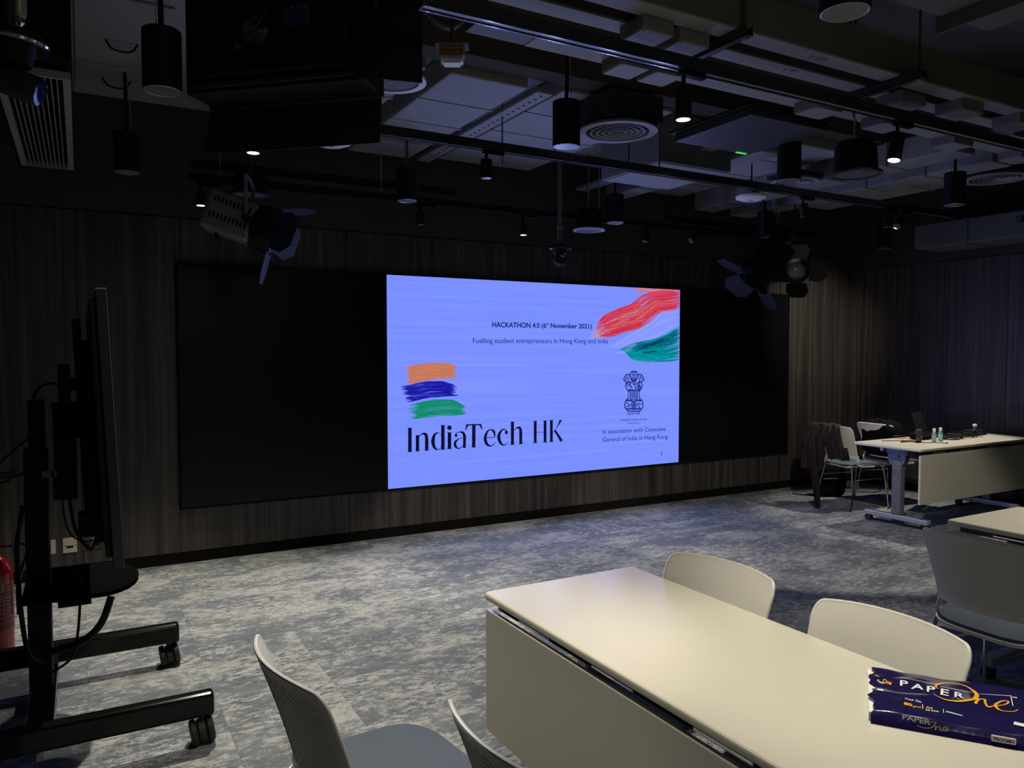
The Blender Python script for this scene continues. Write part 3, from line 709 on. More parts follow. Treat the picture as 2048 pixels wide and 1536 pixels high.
tag(MB().box(-.07, .07, -.045, .045, 0, .002).build('leaflet', mat('orange_brown_paper', (.35, .13, .06), .7), smooth=False, loc=(6.76, 4.46, TZ)), 'small orange brown card lying behind the pouch', 'card')
def laptop():
    t = thing('laptop', 'black open laptop at the back of the far table', 'laptop', (7.22, 4.42, TZ), R(18))
    MB().box(-.16, .16, -.11, .11, 0, .018, bev=.004).build('base', M_black, t, smooth=False)
    M = Matrix.Translation((0, .115, .016)) @ Matrix.Rotation(R(-18), 4, 'X')
    MB().box(-.16, .16, -.004, .004, 0, .215, M, bev=.003).build('lid', M_black, t, smooth=False)
    MB().box(-.14, .14, -.09, .01, .018, .0195).build('keyboard', M_blackg, t, smooth=False)
laptop()
t = thing('control_box', 'flat black box with a white knob at the right end of the far table', 'device', (7.66, 4.30, TZ), R(4))
MB().box(-.12, .12, -.06, .06, 0, .05, bev=.006).build('box_body', M_black, t, smooth=False)
MB().lathe([(.012, .05), (.012, .075), (.020, .082), (.020, .10), (.014, .106)], 14).build('knob', M_white, t)

# ================================================================= PAPER REAM
def ream():
    # local x runs along the long side to the right, y to the back
    A = Vector((1.510, 1.058, 0)); ang = R(-53.8)
    t = thing('paper_ream', 'opened dark blue pack of printer paper on the foreground table', 'paper pack', (A.x, A.y, TZ), ang)
    Lr, Wr, H = .38, .262, .026
    def top(u, v): # metres along, across
        h = H+.003*math.sin(u*23+v*9)*math.sin(v*25+.5)+.0008*math.sin(u*70-v*50)
        h += .0022*math.exp(-((v-.105-.12*u)/.014)**2)
        e = min(1, min(v/.010, (Wr-v)/.008)); return h-.008*(1-e)**2
    m = MB(); nu, nv = 90, 60
    edge = lambda v: .006*math.sin(v*60)+.004*math.sin(v*147)+(.004 if v > .03 else 0)
    f = lambda a, b: Vector((edge(b*Wr)*(1-a)+a*Lr+.0, b*Wr+.0035*math.sin(a*9)*(b > .9), top(a*Lr, b*Wr)))
    g = m.grid(f, nu, nv)
    lo = [[m.bm.verts.new((g[i][j].co.x, g[i][j].co.y+(-.0110 if j == 0 else .0110), .0006)) for i in range(nu+1)] for j in (0, nv)]
    mid = [[m.bm.verts.new((g[i][j].co.x, g[i][j].co.y+(-.0072 if j == 0 else .0072)+.0006*math.sin(i*1.7), .013)) for i in range(nu+1)] for j in (0, nv)]
    for i in range(nu):
        for q, j in ((0, 0), (1, nv)):
            m.face([g[i][j], g[i+1][j], mid[q][i+1], mid[q][i]]); m.face([mid[q][i], mid[q][i+1], lo[q][i+1], lo[q][i]])
    M_wrap = mat('glossy_navy_wrapper', (.011, .009, .062), .16, spec=.6, coat=.3, bump=.3, bscale=40)
    m.build('wrapper', M_wrap, t)
    MB().box(-.004, Lr-.004, .004, Wr-.006, .0, .020, bev=.001).build('paper_stack', mat('white_paper_edges', (.80, .80, .78), .8, bump=.5, bscale=800), t, smooth=False)
    wp_ = [c for c in t.children if c.name.startswith('wrapper')][0]
    M_w = mat('white_print', (.78, .78, .80), .4); M_y = mat('yellow_print', (.80, .40, .03), .35); M_g = mat('pale_green_print', (.45, .60, .45), .4)
    # px on the photo -> ream plane (the pack is a flat printed thing)
    def px(x, y, zz=.757):
        r = ray(x, y); p = r*((zz-CH)/r.z)+Vector((0, 0, CH)); d = p-Vector((A.x, A.y, 0)); c, s = math.cos(-ang), math.sin(-ang)
        return (d.x*c-d.y*s, d.x*s+d.y*c)
    Z2 = lambda x, y: px(1720+x/6.244, 1300+y/6.244)
    def put(u, v, off=.0019): return Vector((u, v, top(min(Lr, max(0, u)), min(Wr, max(0, v)))+off))
    def txt(s, l, r, tp, mm, bold=0., fl=None):
        a = Z2(*l); b = Z2(*r); h = Z2(*tp); hv = (h[0]-a[0], h[1]-a[1])
        return text_on(s, lambda u, v: put(a[0]+(b[0]-a[0])*u+hv[0]*v, a[1]+(b[1]-a[1])*u+hv[1]*v), 'printed_word', mm, bold, wp_)
    def rib(P, W, mm, name, sm=6):
        m = MB(); Q = [Vector((*Z2(x, y), w)) for (x, y), w in zip(P, W)]
        Q = catmull(Q, sm) if len(Q) > 2 else [Q[0].lerp(Q[1], k/12) for k in range(13)]
        L_ = []; R_ = []; k = Z2(1100, 500)[0]-Z2(1000, 500)[0]; k = abs(k)/100*1.07
        for i, p in enumerate(Q):
            a = Q[max(0, i-1)]; b = Q[min(len(Q)-1, i+1)]; d = Vector((b.x-a.x, b.y-a.y)).normalized(); n = Vector((-d.y, d.x))*p.z*k/2
            L_.append(m.bm.verts.new(put(p.x+n.x, p.y+n.y, .0024))); R_.append(m.bm.verts.new(put(p.x-n.x, p.y-n.y, .0024)))
        for i in range(len(Q)-1): m.face([L_[i], R_[i], R_[i+1], L_[i+1]])
        m.build(name, mm, wp_, smooth=False)
    for s, l, r, tp in (('P', (500, 448), (600, 452), (500, 385)), ('A', (635, 487), (795, 525), (645, 424)), ('P', (832, 538), (938, 512), (836, 465)), ('E', (1003, 575), (1108, 592), (1010, 500)), ('R', (1178, 602), (1300, 616), (1182, 528))):
        a = Z2(*l); txt(s, l, (r[0], l[1]+(r[0]-l[0])*.17), tp, M_w, .02)
    rib([(500, 360), (960, 440)], [9, 9], M_w, 'printed_line'); rib([(1010, 485), (1420, 530)], [9, 9], M_w, 'printed_line'); rib([(1480, 550), (1885, 572)], [9, 9], M_w, 'printed_line'); rib([(1885, 572), (1912, 700)], [10, 10], M_w, 'printed_line')
    rib([(975, 515), (945, 475), (1000, 435), (1130, 424), (1300, 450), (1430, 520), (1455, 590), (1390, 645), (1250, 662), (1080, 640), (960, 600), (910, 562)], [8, 26, 30, 20, 22, 42, 52, 46, 34, 22, 12, 4], M_y, 'printed_swash')
    rib([(1478, 612), (1465, 650), (1440, 690)], [26, 30, 30], M_y, 'printed_stroke'); rib([(1445, 680), (1500, 625), (1560, 620), (1560, 660), (1590, 715), (1650, 712)], [16, 22, 26, 28, 26, 20], M_y, 'printed_stroke')
    rib([(1650, 712), (1760, 695), (1850, 650), (1830, 625), (1750, 635), (1690, 690), (1740, 755), (1840, 780), (1930, 775), (1978, 752)], [20, 22, 24, 22, 24, 34, 30, 20, 14, 8], M_y, 'printed_stroke')
    txt('Your On', (555, 632), (765, 668), (555, 606), M_w, .015); txt('80', (545, 705), (650, 722), (548, 672), M_y, .05); txt('g/m2', (660, 725), (762, 735), (660, 706), M_y, .03)
    rib([(782, 685), (782, 748)], [7, 7], M_w, 'printed_line'); txt('A4', (818, 728), (908, 742), (820, 700), M_y, .03); txt('500 sheets', (818, 762), (985, 778), (818, 742), M_w, .02)
    rib([(1040, 740), (1044, 790)], [7, 7], M_w, 'printed_line')
    rib([(1075, 770), (1280, 812)], [40, 26], M_g, 'printed_tag'); txt('TM', (1900, 592), (1960, 600), (1902, 578), M_w, .02)
    # white barcode label and yellow figures on the creased left end
    rib([(215, 512), (292, 520)], [70, 70], M_w, 'barcode_label'); txt('|||||', (225, 535), (280, 540), (225, 500), M_black, .02)
    rib([(195, 315), (240, 330)], [26, 20], M_y, 'printed_stroke'); txt('One', (280, 400), (390, 440), (290, 350), M_y, .03); txt('Paper', (215, 380), (300, 425), (222, 355), M_w, .02)
    rib([(1920, 925), (2140, 985)], [80, 95], M_w, 'printed_tag'); txt('PRO', (1985, 945), (2120, 975), (1985, 905), M_black, .03)
    # the same mark on the long side face
    def side(z): return lambda u: None
    def pxs(x, y):   # point on the front face plane (local y = -.006)
        r = ray(1720+x/6.244, 1300+y/6.244); c, s = math.cos(ang), math.sin(ang); n = Vector((s, -c, 0)); P0 = Vector((A.x, A.y, 0))+n*.0085
        k = (P0-Vector((0, 0, CH))).dot(n)/r.dot(n); p = r*k+Vector((0, 0, CH)); d = p-Vector((A.x, A.y, 0)); return Vector((d.x*c+d.y*s, -.0088, min(.025, max(.002, p.z-TZ))))
    sy = lambda z: -(.0112-.0035*min(1, z/.013)-.0035*max(0, (z-.013)/.012))-.0010
    def stxt(s, l, r, h, mm, bold=.01):
        a = pxs(*l); b = pxs(*r)
        text_on(s, lambda u, v: Vector((a.x+(b.x-a.x)*u, sy(a.z+(b.z-a.z)*u+h*v), a.z+(b.z-a.z)*u+h*v)), 'side_word', mm, bold, wp_)
    stxt('PAPER', (530, 868), (880, 940), .0105, mat('grey_print', (.45, .45, .5), .4))
    def srib(P, w, mm):
        m = MB(); Q = catmull([pxs(x, y) for x, y in P], 5); up = []
        L_ = []; R_ = []
        for i, p in enumerate(Q):
            d = (Q[min(len(Q)-1, i+1)]-Q[max(0, i-1)]).normalized(); n = Vector((-d.z, 0, d.x))*w/2
            p = Vector((p.x, sy(p.z)-.0004, p.z)); L_.append(m.bm.verts.new(p+n)); R_.append(m.bm.verts.new(p-n))
        for i in range(len(Q)-1): m.face([L_[i], R_[i], R_[i+1], L_[i+1]])
        m.build('side_swash', mm, wp_, smooth=False)
    M_y2 = mat('ochre_print', (.45, .27, .04), .4)
    srib([(745, 870), (760, 820), (860, 812), (945, 850), (950, 910), (900, 965), (800, 970), (710, 940)], .0016, M_y2)
    srib([(945, 950), (940, 1000), (960, 965), (995, 960), (1000, 1000), (1030, 1005), (1090, 985), (1080, 962), (1045, 970), (1040, 1005), (1110, 1008)], .0016, M_y2)
    m = MB(); a = pxs(1640, 1060); b = pxs(1950, 1110); m.box(a.x, b.x, -.0112, -.0065, .009, .022, bev=.0015); m.build('side_badge', mat('pale_badge', (.55, .55, .57), .4), wp_, smooth=False)
    text_on('PROOMH', lambda u, v: Vector((a.x+.004+(b.x-a.x-.008)*u, -.0116, .012+.007*v)), 'side_word', M_black, .02, wp_)
ream()

# ================================================================= DISPLAY TROLLEY (left)
def trolley():
    t = thing('display_trolley', 'tall black wheeled stand carrying a large TV turned edge-on at the left', 'tv stand', (-.15, 3.63, 0))
    O = Vector(t.location)
    def part(m, name, mt, parent=None, smooth=False):
        o = m.build(name, mt, parent or t, smooth=smooth)
        if parent is None: o.location = -O
        return o
    part(MB().box(-.205, -.122, 3.565, 3.685, .12, 1.158, bev=.008), 'lower_mast', M_black)
    part(MB().box(-.188, -.130, 3.595, 3.665, 1.158, 1.356, bev=.006), 'upper_mast', M_black)
    for y, x1 in ((3.19, .435), (4.08, .40)):
        lg = part(MB().box(-.62, x1, y-.032, y+.032, .113, .207, bev=.014), 'leg', M_blackg)
        for x in (x1-.045, -.56):
            c = MB(); Ry = Matrix.Translation((x, y, .052)) @ Matrix.Rotation(R(82), 4, 'Y')
            for z0, z1 in ((-.044, -.017), (.017, .044)): c.lathe([(.044, z0), (.052, z0+.006), (.052, z1-.006), (.044, z1)], 26, Ry)
            c.lathe([(.042, -.015), (.047, -.012), (.047, .012), (.042, .015)], 26, Ry)
            c.cyl((x, y, .06), (x, y, .118), .013, 10)
            part(c, 'caster', M_rubber, lg, True)
    part(MB().box(-.20, -.11, 3.19, 4.08, .115, .20, bev=.008), 'cross_beam', M_blackg)
    part(MB().box(-.13, -.098, 3.15, 3.23, .16, .42, bev=.006), 'gusset', M_black) if False else None
    # low shelf with rounded front
    poly = [(-.215, 3.40), (.05, 3.38)]+[(.05+.15*math.sin(a*PI/12)*1.0, 3.63-.25*math.cos(a*PI/12)) for a in range(0, 13)]+[(.05, 3.88), (-.215, 3.86)]
    part(MB().prism(poly, .585, .602), 'shelf', mat('matt_black_shelf', (.0035, .0035, .0035), 1.0, spec=.0))
    part(MB().prism([(-.10, 3.60), (.02, 3.60), (.02, 3.66), (-.10, 3.66)], .50, .586), 'shelf_bracket', M_black)
    # TV: near edge towards the photographer, leaning a little
    tilt = -math.atan2(.036, .92); cx, cz = .074, 1.295
    M = Matrix.Translation((cx, 3.63, cz)) @ Matrix.Rotation(tilt, 4, 'Y')
    TW, THh = .83, .457
    tv = part(MB().box(-.010, .022, -TW, TW, -THh, THh, M, bev=.003), 'tv_panel', mat('grey_tv_bezel', (.036, .038, .044), .5))
    part(MB().box(-.010, .022, -TW, -TW+.05, THh-.001, THh+.003, M), 'top_highlight_strip', M_white, tv)  # white strip stands in for the spotlight's highlight on the top edge
    part(MB().box(.0215, .0235, -TW+.012, TW-.012, -THh+.012, THh-.012, M), 'tv_screen', M_blackg, tv)
    part(MB().box(-.030, -.010, -TW+.03, TW-.03, -THh+.03, THh-.03, M, bev=.006), 'tv_back', M_dark, tv)
    part(MB().box(-.058, -.030, -TW+.18, TW-.18, -THh+.05, THh-.16, M, bev=.008), 'tv_back_housing', M_black, tv)
    for y in (-.30, .30): part(MB().box(-.085, -.056, y-.02, y+.02, -.36, .38, M, bev=.003), 'mount_rail', M_black)
    part(MB().box(-.11, .03, 3.56, 3.70, 1.20, 1.34, bev=.006), 'mount_arm', M_black)
    part(MB().box(-.065, .02, 3.36, 3.90, 1.40, 1.435, bev=.004), 'mount_crossbar', M_black)
    part(MB().box(-.075, -.035, 3.34, 3.46, 1.36, 1.50, bev=.004), 'bracket_box', M_black)
    part(MB().box(-.10, -.02, 3.38, 3.52, .98, 1.22, bev=.006), 'media_player', M_black)
    part(MB().box(-.105, -.095, 3.36, 3.38, 1.07, 1.34, bev=.001), 'cable_clip_strip', mat('dull_grey_strip', (.16, .16, .14), .6))
    part(MB().box(-.135, -.085, 3.36, 3.38, 1.075, 1.10, bev=.001), 'pale_tag', mat('dull_grey_strip', (.16, .16, .14), .6))
    part(MB().box(-.245, -.225, 3.50, 3.515, .76, 1.06, bev=.001), 'pale_side_strip', mat('dull_grey_strip', (.16, .16, .14), .6))
    part(MB().box(-.28, -.225, 3.50, 3.53, 1.06, 1.085, bev=.002), 'side_clip', M_dark)
    part(MB().box(-.02, .05, 3.30, 3.40, .845, .93, bev=.004), 'cable_box', M_black)
    for pts, r in (([(-.17, 3.56, 1.22), (-.26, 3.52, 1.14), (-.30, 3.50, 1.07), (-.27, 3.52, 1.045), (-.19, 3.56, 1.08)], .004),
                   ([(-.17, 3.58, 1.35), (-.14, 3.56, 1.41), (-.08, 3.52, 1.42), (-.06, 3.50, 1.36)], .005),
                   ([(-.05, 3.42, 1.0), (-.03, 3.40, .86), (.02, 3.38, .78), (.05, 3.38, .85)], .006),
                   ([(-.06, 3.40, 1.10), (-.07, 3.36, .98), (-.05, 3.36, .86), (.0, 3.34, .82), (.04, 3.34, .83)], .003),
                   ([(-.205, 3.52, .95), (-.228, 3.50, .80), (-.222, 3.50, .55), (-.20, 3.52, .36), (-.15, 3.54, .30)], .009),
                   ([(-.12, 3.50, .36), (-.02, 3.44, .40), (.05, 3.44, .46), (.09, 3.46, .56)], .014),
                   ([(-.02, 3.46, .555), (-.03, 3.45, .44), (-.05, 3.46, .34), (-.12, 3.52, .27)], .005),
                   ([(-.10, 3.55, .66), (-.04, 3.5, .68), (-.01, 3.48, .62), (-.02, 3.48, .573)], .006)):
        part(MB().tube(pts, r, 8, 6), 'cable', M_black, None, True)
trolley()

# ================================================================= FIRE EXTINGUISHER
def extinguisher():
    t = thing('fire_extinguisher', 'red fire extinguisher with printed bands behind the trolley leg', 'fire extinguisher', (-.388, 4.47, 0))
    MB().lathe([(.070, 0), (.078, .006), (.078, .46), (.074, .49), (.060, .52), (.040, .54), (.028, .548), (.028, .57)], 36).build('cylinder', M_red, t)
    lab = MB().lathe([(.0786, .18), (.0786, .42)], 36, cap=False).build('label_panel', mat('dark_red_label', (.27, .02, .02), .35), t)
    pale = mat('pale_red_print', (.62, .42, .38), .5)
    for z in (.42, .385, .35, .255, .232, .19, .183): MB().lathe([(.0791, z), (.0791, z+.0022)], 36, cap=False).build('printed_band', pale, lab)
    def wrap(txt, a0, a1, z, h):
        text_on(txt, lambda u, v: Vector((.0793*math.sin(R(a0+(a1-a0)*u)), -.0793*math.cos(R(a0+(a1-a0)*u)), z+h*v)), 'printed_word', pale, .02, lab)
    wrap('FJ', 8, 32, .392, .026)
    for k in range(9): wrap('lllllll llll'[:8+k % 3], 42, 66-(k % 3)*5, .40-.017*k, .006)
    for k in range(5): wrap('ll ll lll', 8, 34, .355-.020*k, .010)
    MB().lathe([(.020, .565), (.022, .60), (.015, .62)], 16).build('valve', M_chrome, t)
    MB().cyl((.0, 0, .595), (.075, -.01, .592), .010, 10, .007).build('hose_joint', M_chrome, t)
    MB().box(-.012, .012, -.05, .075, .618, .628, Matrix.Rotation(R(-35), 4, 'Z') @ Matrix.Rotation(R(10), 4, 'X'), bev=.002).build('lever', M_alu, t, smooth=False)
    MB().box(-.010, .010, -.02, .085, .645, .655, Matrix.Rotation(R(-75), 4, 'Z') @ Matrix.Rotation(R(20), 4, 'X'), bev=.002).build('carry_handle', M_red, t, smooth=False)
    MB().tube([(.07, -.01, .592), (.13, -.02, .60), (.14, -.02, .55), (.10, -.02, .42), (.098, -.01, .25)], .010, 10, 6).build('hose', M_rubber, t)
extinguisher()
# ---- wall plates
def plate(x0, x1, z0, z1, m, label, kind):
    t = thing('wall_socket', label, 'socket', ((x0+x1)/2, WY, (z0+z1)/2)); a = (x1-x0)/2; b = (z1-z0)/2
    MB().box(-a, a, -.010, 0, -b, b, bev=.003).build('faceplate', m, t, smooth=False)
    if kind == 'data':
        MB().box(-.022, .022, -.014, -.009, -.002, .018, bev=.001).build('port_cover', m, t, smooth=False)
        MB().box(-.020, .020, -.0125, -.009, -.018, -.002).build('port', M_black, t, smooth=False)
        for s in (-1, 1): MB().cyl((s*.034, -.012, 0), (s*.034, -.008, 0), .004, 10).build('screw', M_dark, t)
    if kind == 'dark': 
        MB().box(.0, a-.006, -.012, -.009, b-.028, b-.012).build('pale_sticker', M_white, t, smooth=False)
        for s in (-1, 1): MB().box(s*.03-.012, s*.03+.012, -.0115, -.009, -.02, .0).build('socket_hole', M_trim, t, smooth=False)
M_ivory = mat('ivory_plastic', (.52, .48, .38), .5)
plate(-.245, -.171, .176, .273, mat('grey_blank_plate', (.42, .42, .40), .5), 'plain grey wall plate low on the wall right beside the mast', 'blank')
plate(-.130, -.045, .172, .276, M_ivory, 'ivory wall plate with a small port low on the wood wall', 'data')
plate(-.015, .108, .176, .270, mat('brown_black_plate', (.035, .03, .028), .4), 'dark wall socket with a white sticker low on the wood wall', 'dark')
# ================================================================= CEILING FIXTURES
def rod(m, x, y, z0, z1, r=.006): m.cyl((x, y, z0), (x, y, z1), r, 8)
# ---- ducts that run towards the wall, hung under the soffit
def duct(name, label, x0, x1, y0, y1, z0, z1, m=M_duct, holes=False, lip=True):
    t = thing(name, label, 'duct', ((x0+x1)/2, (y0+y1)/2, z0)); a = (x1-x0)/2; b = (y1-y0)/2; h = z1-z0
    MB().box(-a, a, -b, b, 0, h, bev=min(.012, h/4)).build('duct_body', m, t, smooth=False)
    if lip:
        n = max(1, int((y1-y0)/.6))
        for k in range(1, n+1):
            y = -b+(2*b)*k/(n+1)
            MB().box(-a-.012, a+.012, y-.012, y+.012, -.006, h, bev=.003).build('flange', m, t, smooth=False)
    if holes:
        n = int((y1-y0)/.07)
        for k in range(n):
            y = -b+.05+k*.07
            MB().lathe([(.0105, -.0012), (.0105, .002)], 10, Matrix.Translation((0, y, 0))).build('punched_hole', M_trim, t)
    return t
duct('air_duct', 'pale wide air duct left of the perforated channel', 1.88, 2.40, 4.05, 5.98, 3.14, 3.29)
duct('air_duct', 'pale air duct right of the perforated channel, beside the nearest round diffuser', 2.66, 3.55, 4.05, 5.98, 3.17, 3.29)
duct('air_duct', 'pale narrow duct partly hidden by the dark lamp flaps', 1.25, 1.80, 4.2, 5.98, 3.20, 3.29)
duct('cable_channel', 'perforated cable channel between the two pale ducts', 2.46, 2.58, 4.05, 5.98, 3.13, 3.17, holes=True, lip=False)
duct('air_duct', 'long duct strip right of the dark square ceiling unit', 4.40, 4.62, 4.05, 5.98, 3.02, 3.29, lip=False)
duct('air_duct', 'broad duct behind the lit lamp on the front track', 4.78, 5.35, 4.05, 5.98, 3.12, 3.29)
duct('cable_channel', 'perforated channel passing behind the big round speaker', 4.05, 4.17, 4.05, 5.98, 3.05, 3.08, holes=True, lip=False)
duct('air_duct', 'duct strip above the second round diffuser', 5.52, 5.80, 3.3, 5.98, 3.00, 3.18)
duct('air_duct', 'duct strip at the upper right above the right wall corner', 6.02, 6.30, 3.3, 5.98, 2.98, 3.18)
duct('air_duct', 'rightmost duct strip before the right wall', 6.55, 6.95, 2.6, 5.5, 3.05, 3.18)
duct('air_duct', 'boxed duct with a slanted edge running along the right wall', 7.50, 7.98, 2.2, 4.87, 2.60, 2.84, mat('grey_blue_duct_paint', (.10, .105, .12), .7))
# threaded rods with nuts
for x, y, z0 in ((2.52, 4.6, 2.82), (2.75, 4.30, 2.82), (3.62, 4.28, 2.82), (4.9, 4.3, 2.82), (3.4, 4.35, 2.82)):
    m = MB(); rod(m, x, y, z0, 3.29, .005)
    o = m.build('threaded_rod', M_dark)
    tag(o, 'thin dark threaded rod of the middle light track, '+{2.52: 'second from the left', 2.75: 'in front of the pale duct', 3.62: 'right of the nearest round diffuser', 4.9: 'above the right white disc', 3.4: 'just left of the flat dark unit'}[x], 'rod')
# ---- round concentric diffusers
def diffuser(loc, r, label, ph=.07):
    t = thing('round_diffuser', label, 'air vent', loc)
    m = MB(); m.lathe([(r, 0), (r*1.0, .012), (r*.80, .030), (r*.80, .0)], 48, cap=False); m.lathe([(r*.80, .0), (r, 0)], 48, cap=False)
    m.build('outer_ring', M_duct, t)
    for k, q in enumerate((.66, .50, .35, .20)):
        MB().lathe([(r*q, .0), (r*(q+.035), .0), (r*(q-.05), .035), (r*(q-.055), .035), (r*q, .0)], 40, cap=False).build('ring_vane', M_duct, t)
    MB().lathe([(r*.80, .035), (r*.80, .036)], 40).build('throat', M_void, t)
    MB().box(-r*.8, r*.8, -r*.8, r*.8, .037, ph).build('plenum_box', M_void, t, smooth=False)
diffuser((3.05, 4.02, 2.96), .255, 'nearest round ring diffuser, high between two black pendants', .20)
diffuser((5.30, 4.52, 2.975), .20, 'small round diffuser half hidden behind a black pendant')
diffuser((6.62, 3.60, 2.97), .24, 'round diffuser at the right photo edge')
# ---- trunking along x, with junction boxes
def trunk(label, x0, x1, y0, y1, z0, z1):
    t = thing('cable_trunking', label, 'trunking', ((x0+x1)/2, (y0+y1)/2, z0)); a = (x1-x0)/2; b = (y1-y0)/2
    MB().box(-a, a, -b, b, .0, z1-z0, bev=.004).build('trunk_body', mat('beige_trunking', (.13, .12, .095), .6), t, smooth=False)
    n = int((x1-x0)/1.2)
    for k in range(n):
        x = -a+.3+k*1.2
        MB().box(x, x+1.197, -b+.006, b-.006, -.004, .001, bev=.001).build('cover_strip', M_duct, t, smooth=False)
    return t
tn = trunk('upper trunking strip carrying the letters NP', .9, 7.6, 2.455, 2.57, 2.95, 3.12)
ti = trunk('second trunking strip carrying the letters IT', .9, 7.6, 2.645, 2.757, 2.95, 3.05)
t3_ = trunk('third trunking strip partly behind the front light track', 1.50, 7.6, 2.86, 3.08, 2.95, 3.05)
def ceil_text(s, l, r, top, z, parent):
    P = lambda x, y: (ray(x, y)*((z-CH)/ray(x, y).z)+Vector((0, 0, CH)))
    a = P(*l); b = P(*r); h = P(*top)-a
    text_on(s, lambda u, v: Vector((a.x+(b.x-a.x)*u+h.x*v, a.y+(b.y-a.y)*u+h.y*v, z-.0015))-Vector(parent.location), 'marker_letters', mat('grey_marker_ink', (.07, .07, .075), .7), .0, parent)
ceil_text('NP', (1615, 117), (1650, 124), (1624, 109), 2.946, tn)
ceil_text('IT', (1565, 142), (1588, 148), (1573, 135), 2.946, ti)
def jbox(x, y, label, w=.17, d=.15, z=2.885):
    t = thing('junction_box', label, 'junction box', (x, y, z), 0, None)
    MB().box(-w/2, w/2, -d/2, d/2, .006, .066, bev=.004).build('box_body', mat('grey_metal_box', (.16, .16, .165), .6), t, smooth=False)
    MB().box(-w/2+.004, w/2-.004, -d/2+.004, d/2-.004, 0, .006, bev=.001).build('cover', M_duct, t, smooth=False)
    for sx in (-1, 1):
        MB().cyl((sx*(w/2-.015), sx*(d/2-.015), -.002), (sx*(w/2-.015), sx*(d/2-.015), .001), .004, 8).build('screw', M_dark, t)
JB = [(2.14, 2.62, 'leftmost junction box on the IT trunking'), (2.36, 2.64, 'second junction box from the left on the IT trunking'),
      (2.30, 2.97, 'left junction box under the third trunking, before the first lit lamp'), (2.51, 2.97, 'junction box under the third trunking right before the first lit lamp'),
      (3.64, 2.95, 'junction box under the third trunking above the square ceiling unit'), (3.95, 2.66, 'junction box on the IT trunking right of the second crossbar'),
      (4.22, 2.95, 'junction box under the third trunking left of the right lit lamp'), (4.36, 2.58, 'junction box bridging the NP and IT trunking at the upper right'),
      (5.00, 3.00, 'junction box under the third trunking beside a black pendant cable'), (4.90, 2.56, 'junction box on the NP trunking near the right photo edge'),
      (5.15, 2.72, 'junction box on the IT trunking near the right photo edge'), (5.75, 2.98, 'rightmost junction box under the third trunking')]
for x, y, l in JB: jbox(x, y, l, .21 if x > 3 else .17, .16)
def strut(x, y0, y1, label):
    t = thing('crossbar', label, 'bracket', (x, (y0+y1)/2, 2.90)); b = (y1-y0)/2
    m = MB(); m.box(-.02, .02, -b, b, .0, .004).box(-.02, -.016, -b, b, .0, .04).box(.016, .02, -b, b, .0, .04); m.build('channel', M_dark, t, smooth=False)
    for y in (-b+.03, b-.03):
        m = MB(); m.cyl((0, y, .0), (0, y, .84), .006, 8); m.build('hanger_rod', M_dark, t)
        MB().cyl((0, y, -.01), (0, y, .0), .012, 6).build('nut', M_alu, t)
strut(2.52, 2.40, 2.82, 'dark metal crossbar under the trunking left of the NP letters')
strut(3.66, 2.34, 2.80, 'dark metal crossbar under the trunking right of the NP letters')
# ---- light tracks
def track(label, x0, x1, y, z, h=.05, w=.045, m=M_black):
    t = thing('light_track', label, 'light track', ((x0+x1)/2, y, z)); a = (x1-x0)/2
    mm = MB(); mm.box(-a, a, -w/2, w/2, .010, h).box(-a, a, -w/2, -w/2+.010, 0, .011).box(-a, a, w/2-.010, w/2, 0, .011); mm.build('track_rail', m, t, smooth=False)
    for s in (-1, 1): MB().box(s*a-.006, s*a+.006, -w/2-.002, w/2+.002, -.002, h+.002, bev=.002).build('end_cap', M_dark, t, smooth=False)
    MB().box(-a+.01, a-.01, -w/2+.012, w/2-.012, .006, .010).build('copper_groove', M_alu, t, smooth=False)
    return t
def rail_m(): return mat('gloss_black_track', (.06, .06, .065), .16, .5, spec=1.0)
track('front light track crossing the upper right of the photo', 1.10, 7.8, 2.615, 2.79, .055, .05, rail_m())
track('middle light track ending near the right wall', .74, 7.1, 4.24, 2.79, .055, .05, rail_m())
track('back light track along the screen wall carrying small spots', .66, 5.9, 5.60, 2.70)
track('upper black bar above the left half of the back track', .68, 2.66, 5.62, 2.80)
track('upper black bar above the right half of the back track', 4.80, 6.90, 5.62, 2.78)
track('short track along the right wall', 7.38, 7.44, 3.8, 2.72)
for x, y, z, l in ((.86, 5.60, 2.75, 'leftmost'), (2.02, 5.60, 2.75, 'second'), (4.05, 5.6, 2.75, 'third')):
    o = MB().cyl((x, y, z), (x, y, CZ), .004, 6).build('suspension_wire', M_alu); tag(o, 'thin suspension wire of the back track, %s from the left' % l, 'wire')
# ---- cylinder pendants
def pendant():
    t = thing('pendant_light', 'x', 'pendant light')
    MB().lathe([(.075, .004), (.0755, .0), (.0755, .24), (.072, .243)], 36).build('housing', M_black, t)
    MB().lathe([(.074, .0), (.070, -.002), (.066, .0)], 36, cap=False).build('rim', mat('grey_rim', (.30, .31, .33), .35, .5), t)
    MB().lathe([(.066, -.0002), (.05, -.0006), (.03, -.0010), (.01, -.001)], 32).build('reflector', mat('dim_reflector_disc', (.22, .22, .22), .3, .3, bump=.6, bscale=60), t)
    MB().tube([(.0, .0, .243), (.003, 0, .35), (.0, 0, .63)], .011, 8).build('stem', M_black, t)
    MB().tube([(.030, 0, .243), (.034, .005, .33), (.022, .005, .48), (.012, .0, .63)], .0022, 6, 4).build('safety_wire', M_alu, t)
    MB().lathe([(.05, .62), (.05, .633)], 20).build('ceiling_cup', M_black, t)
    return t
PD = [(2.345, 3.55, 'front row'), (4.081, 3.53, ''), (5.852, 3.48, ''), (.317, 3.474, ''), (2.118, 1.622, ''), (7.649, 5.307, ''), (5.865, 5.353, ''), (4.089, 5.417, ''), (2.145, 5.393, ''), (.28, 5.403, '')]
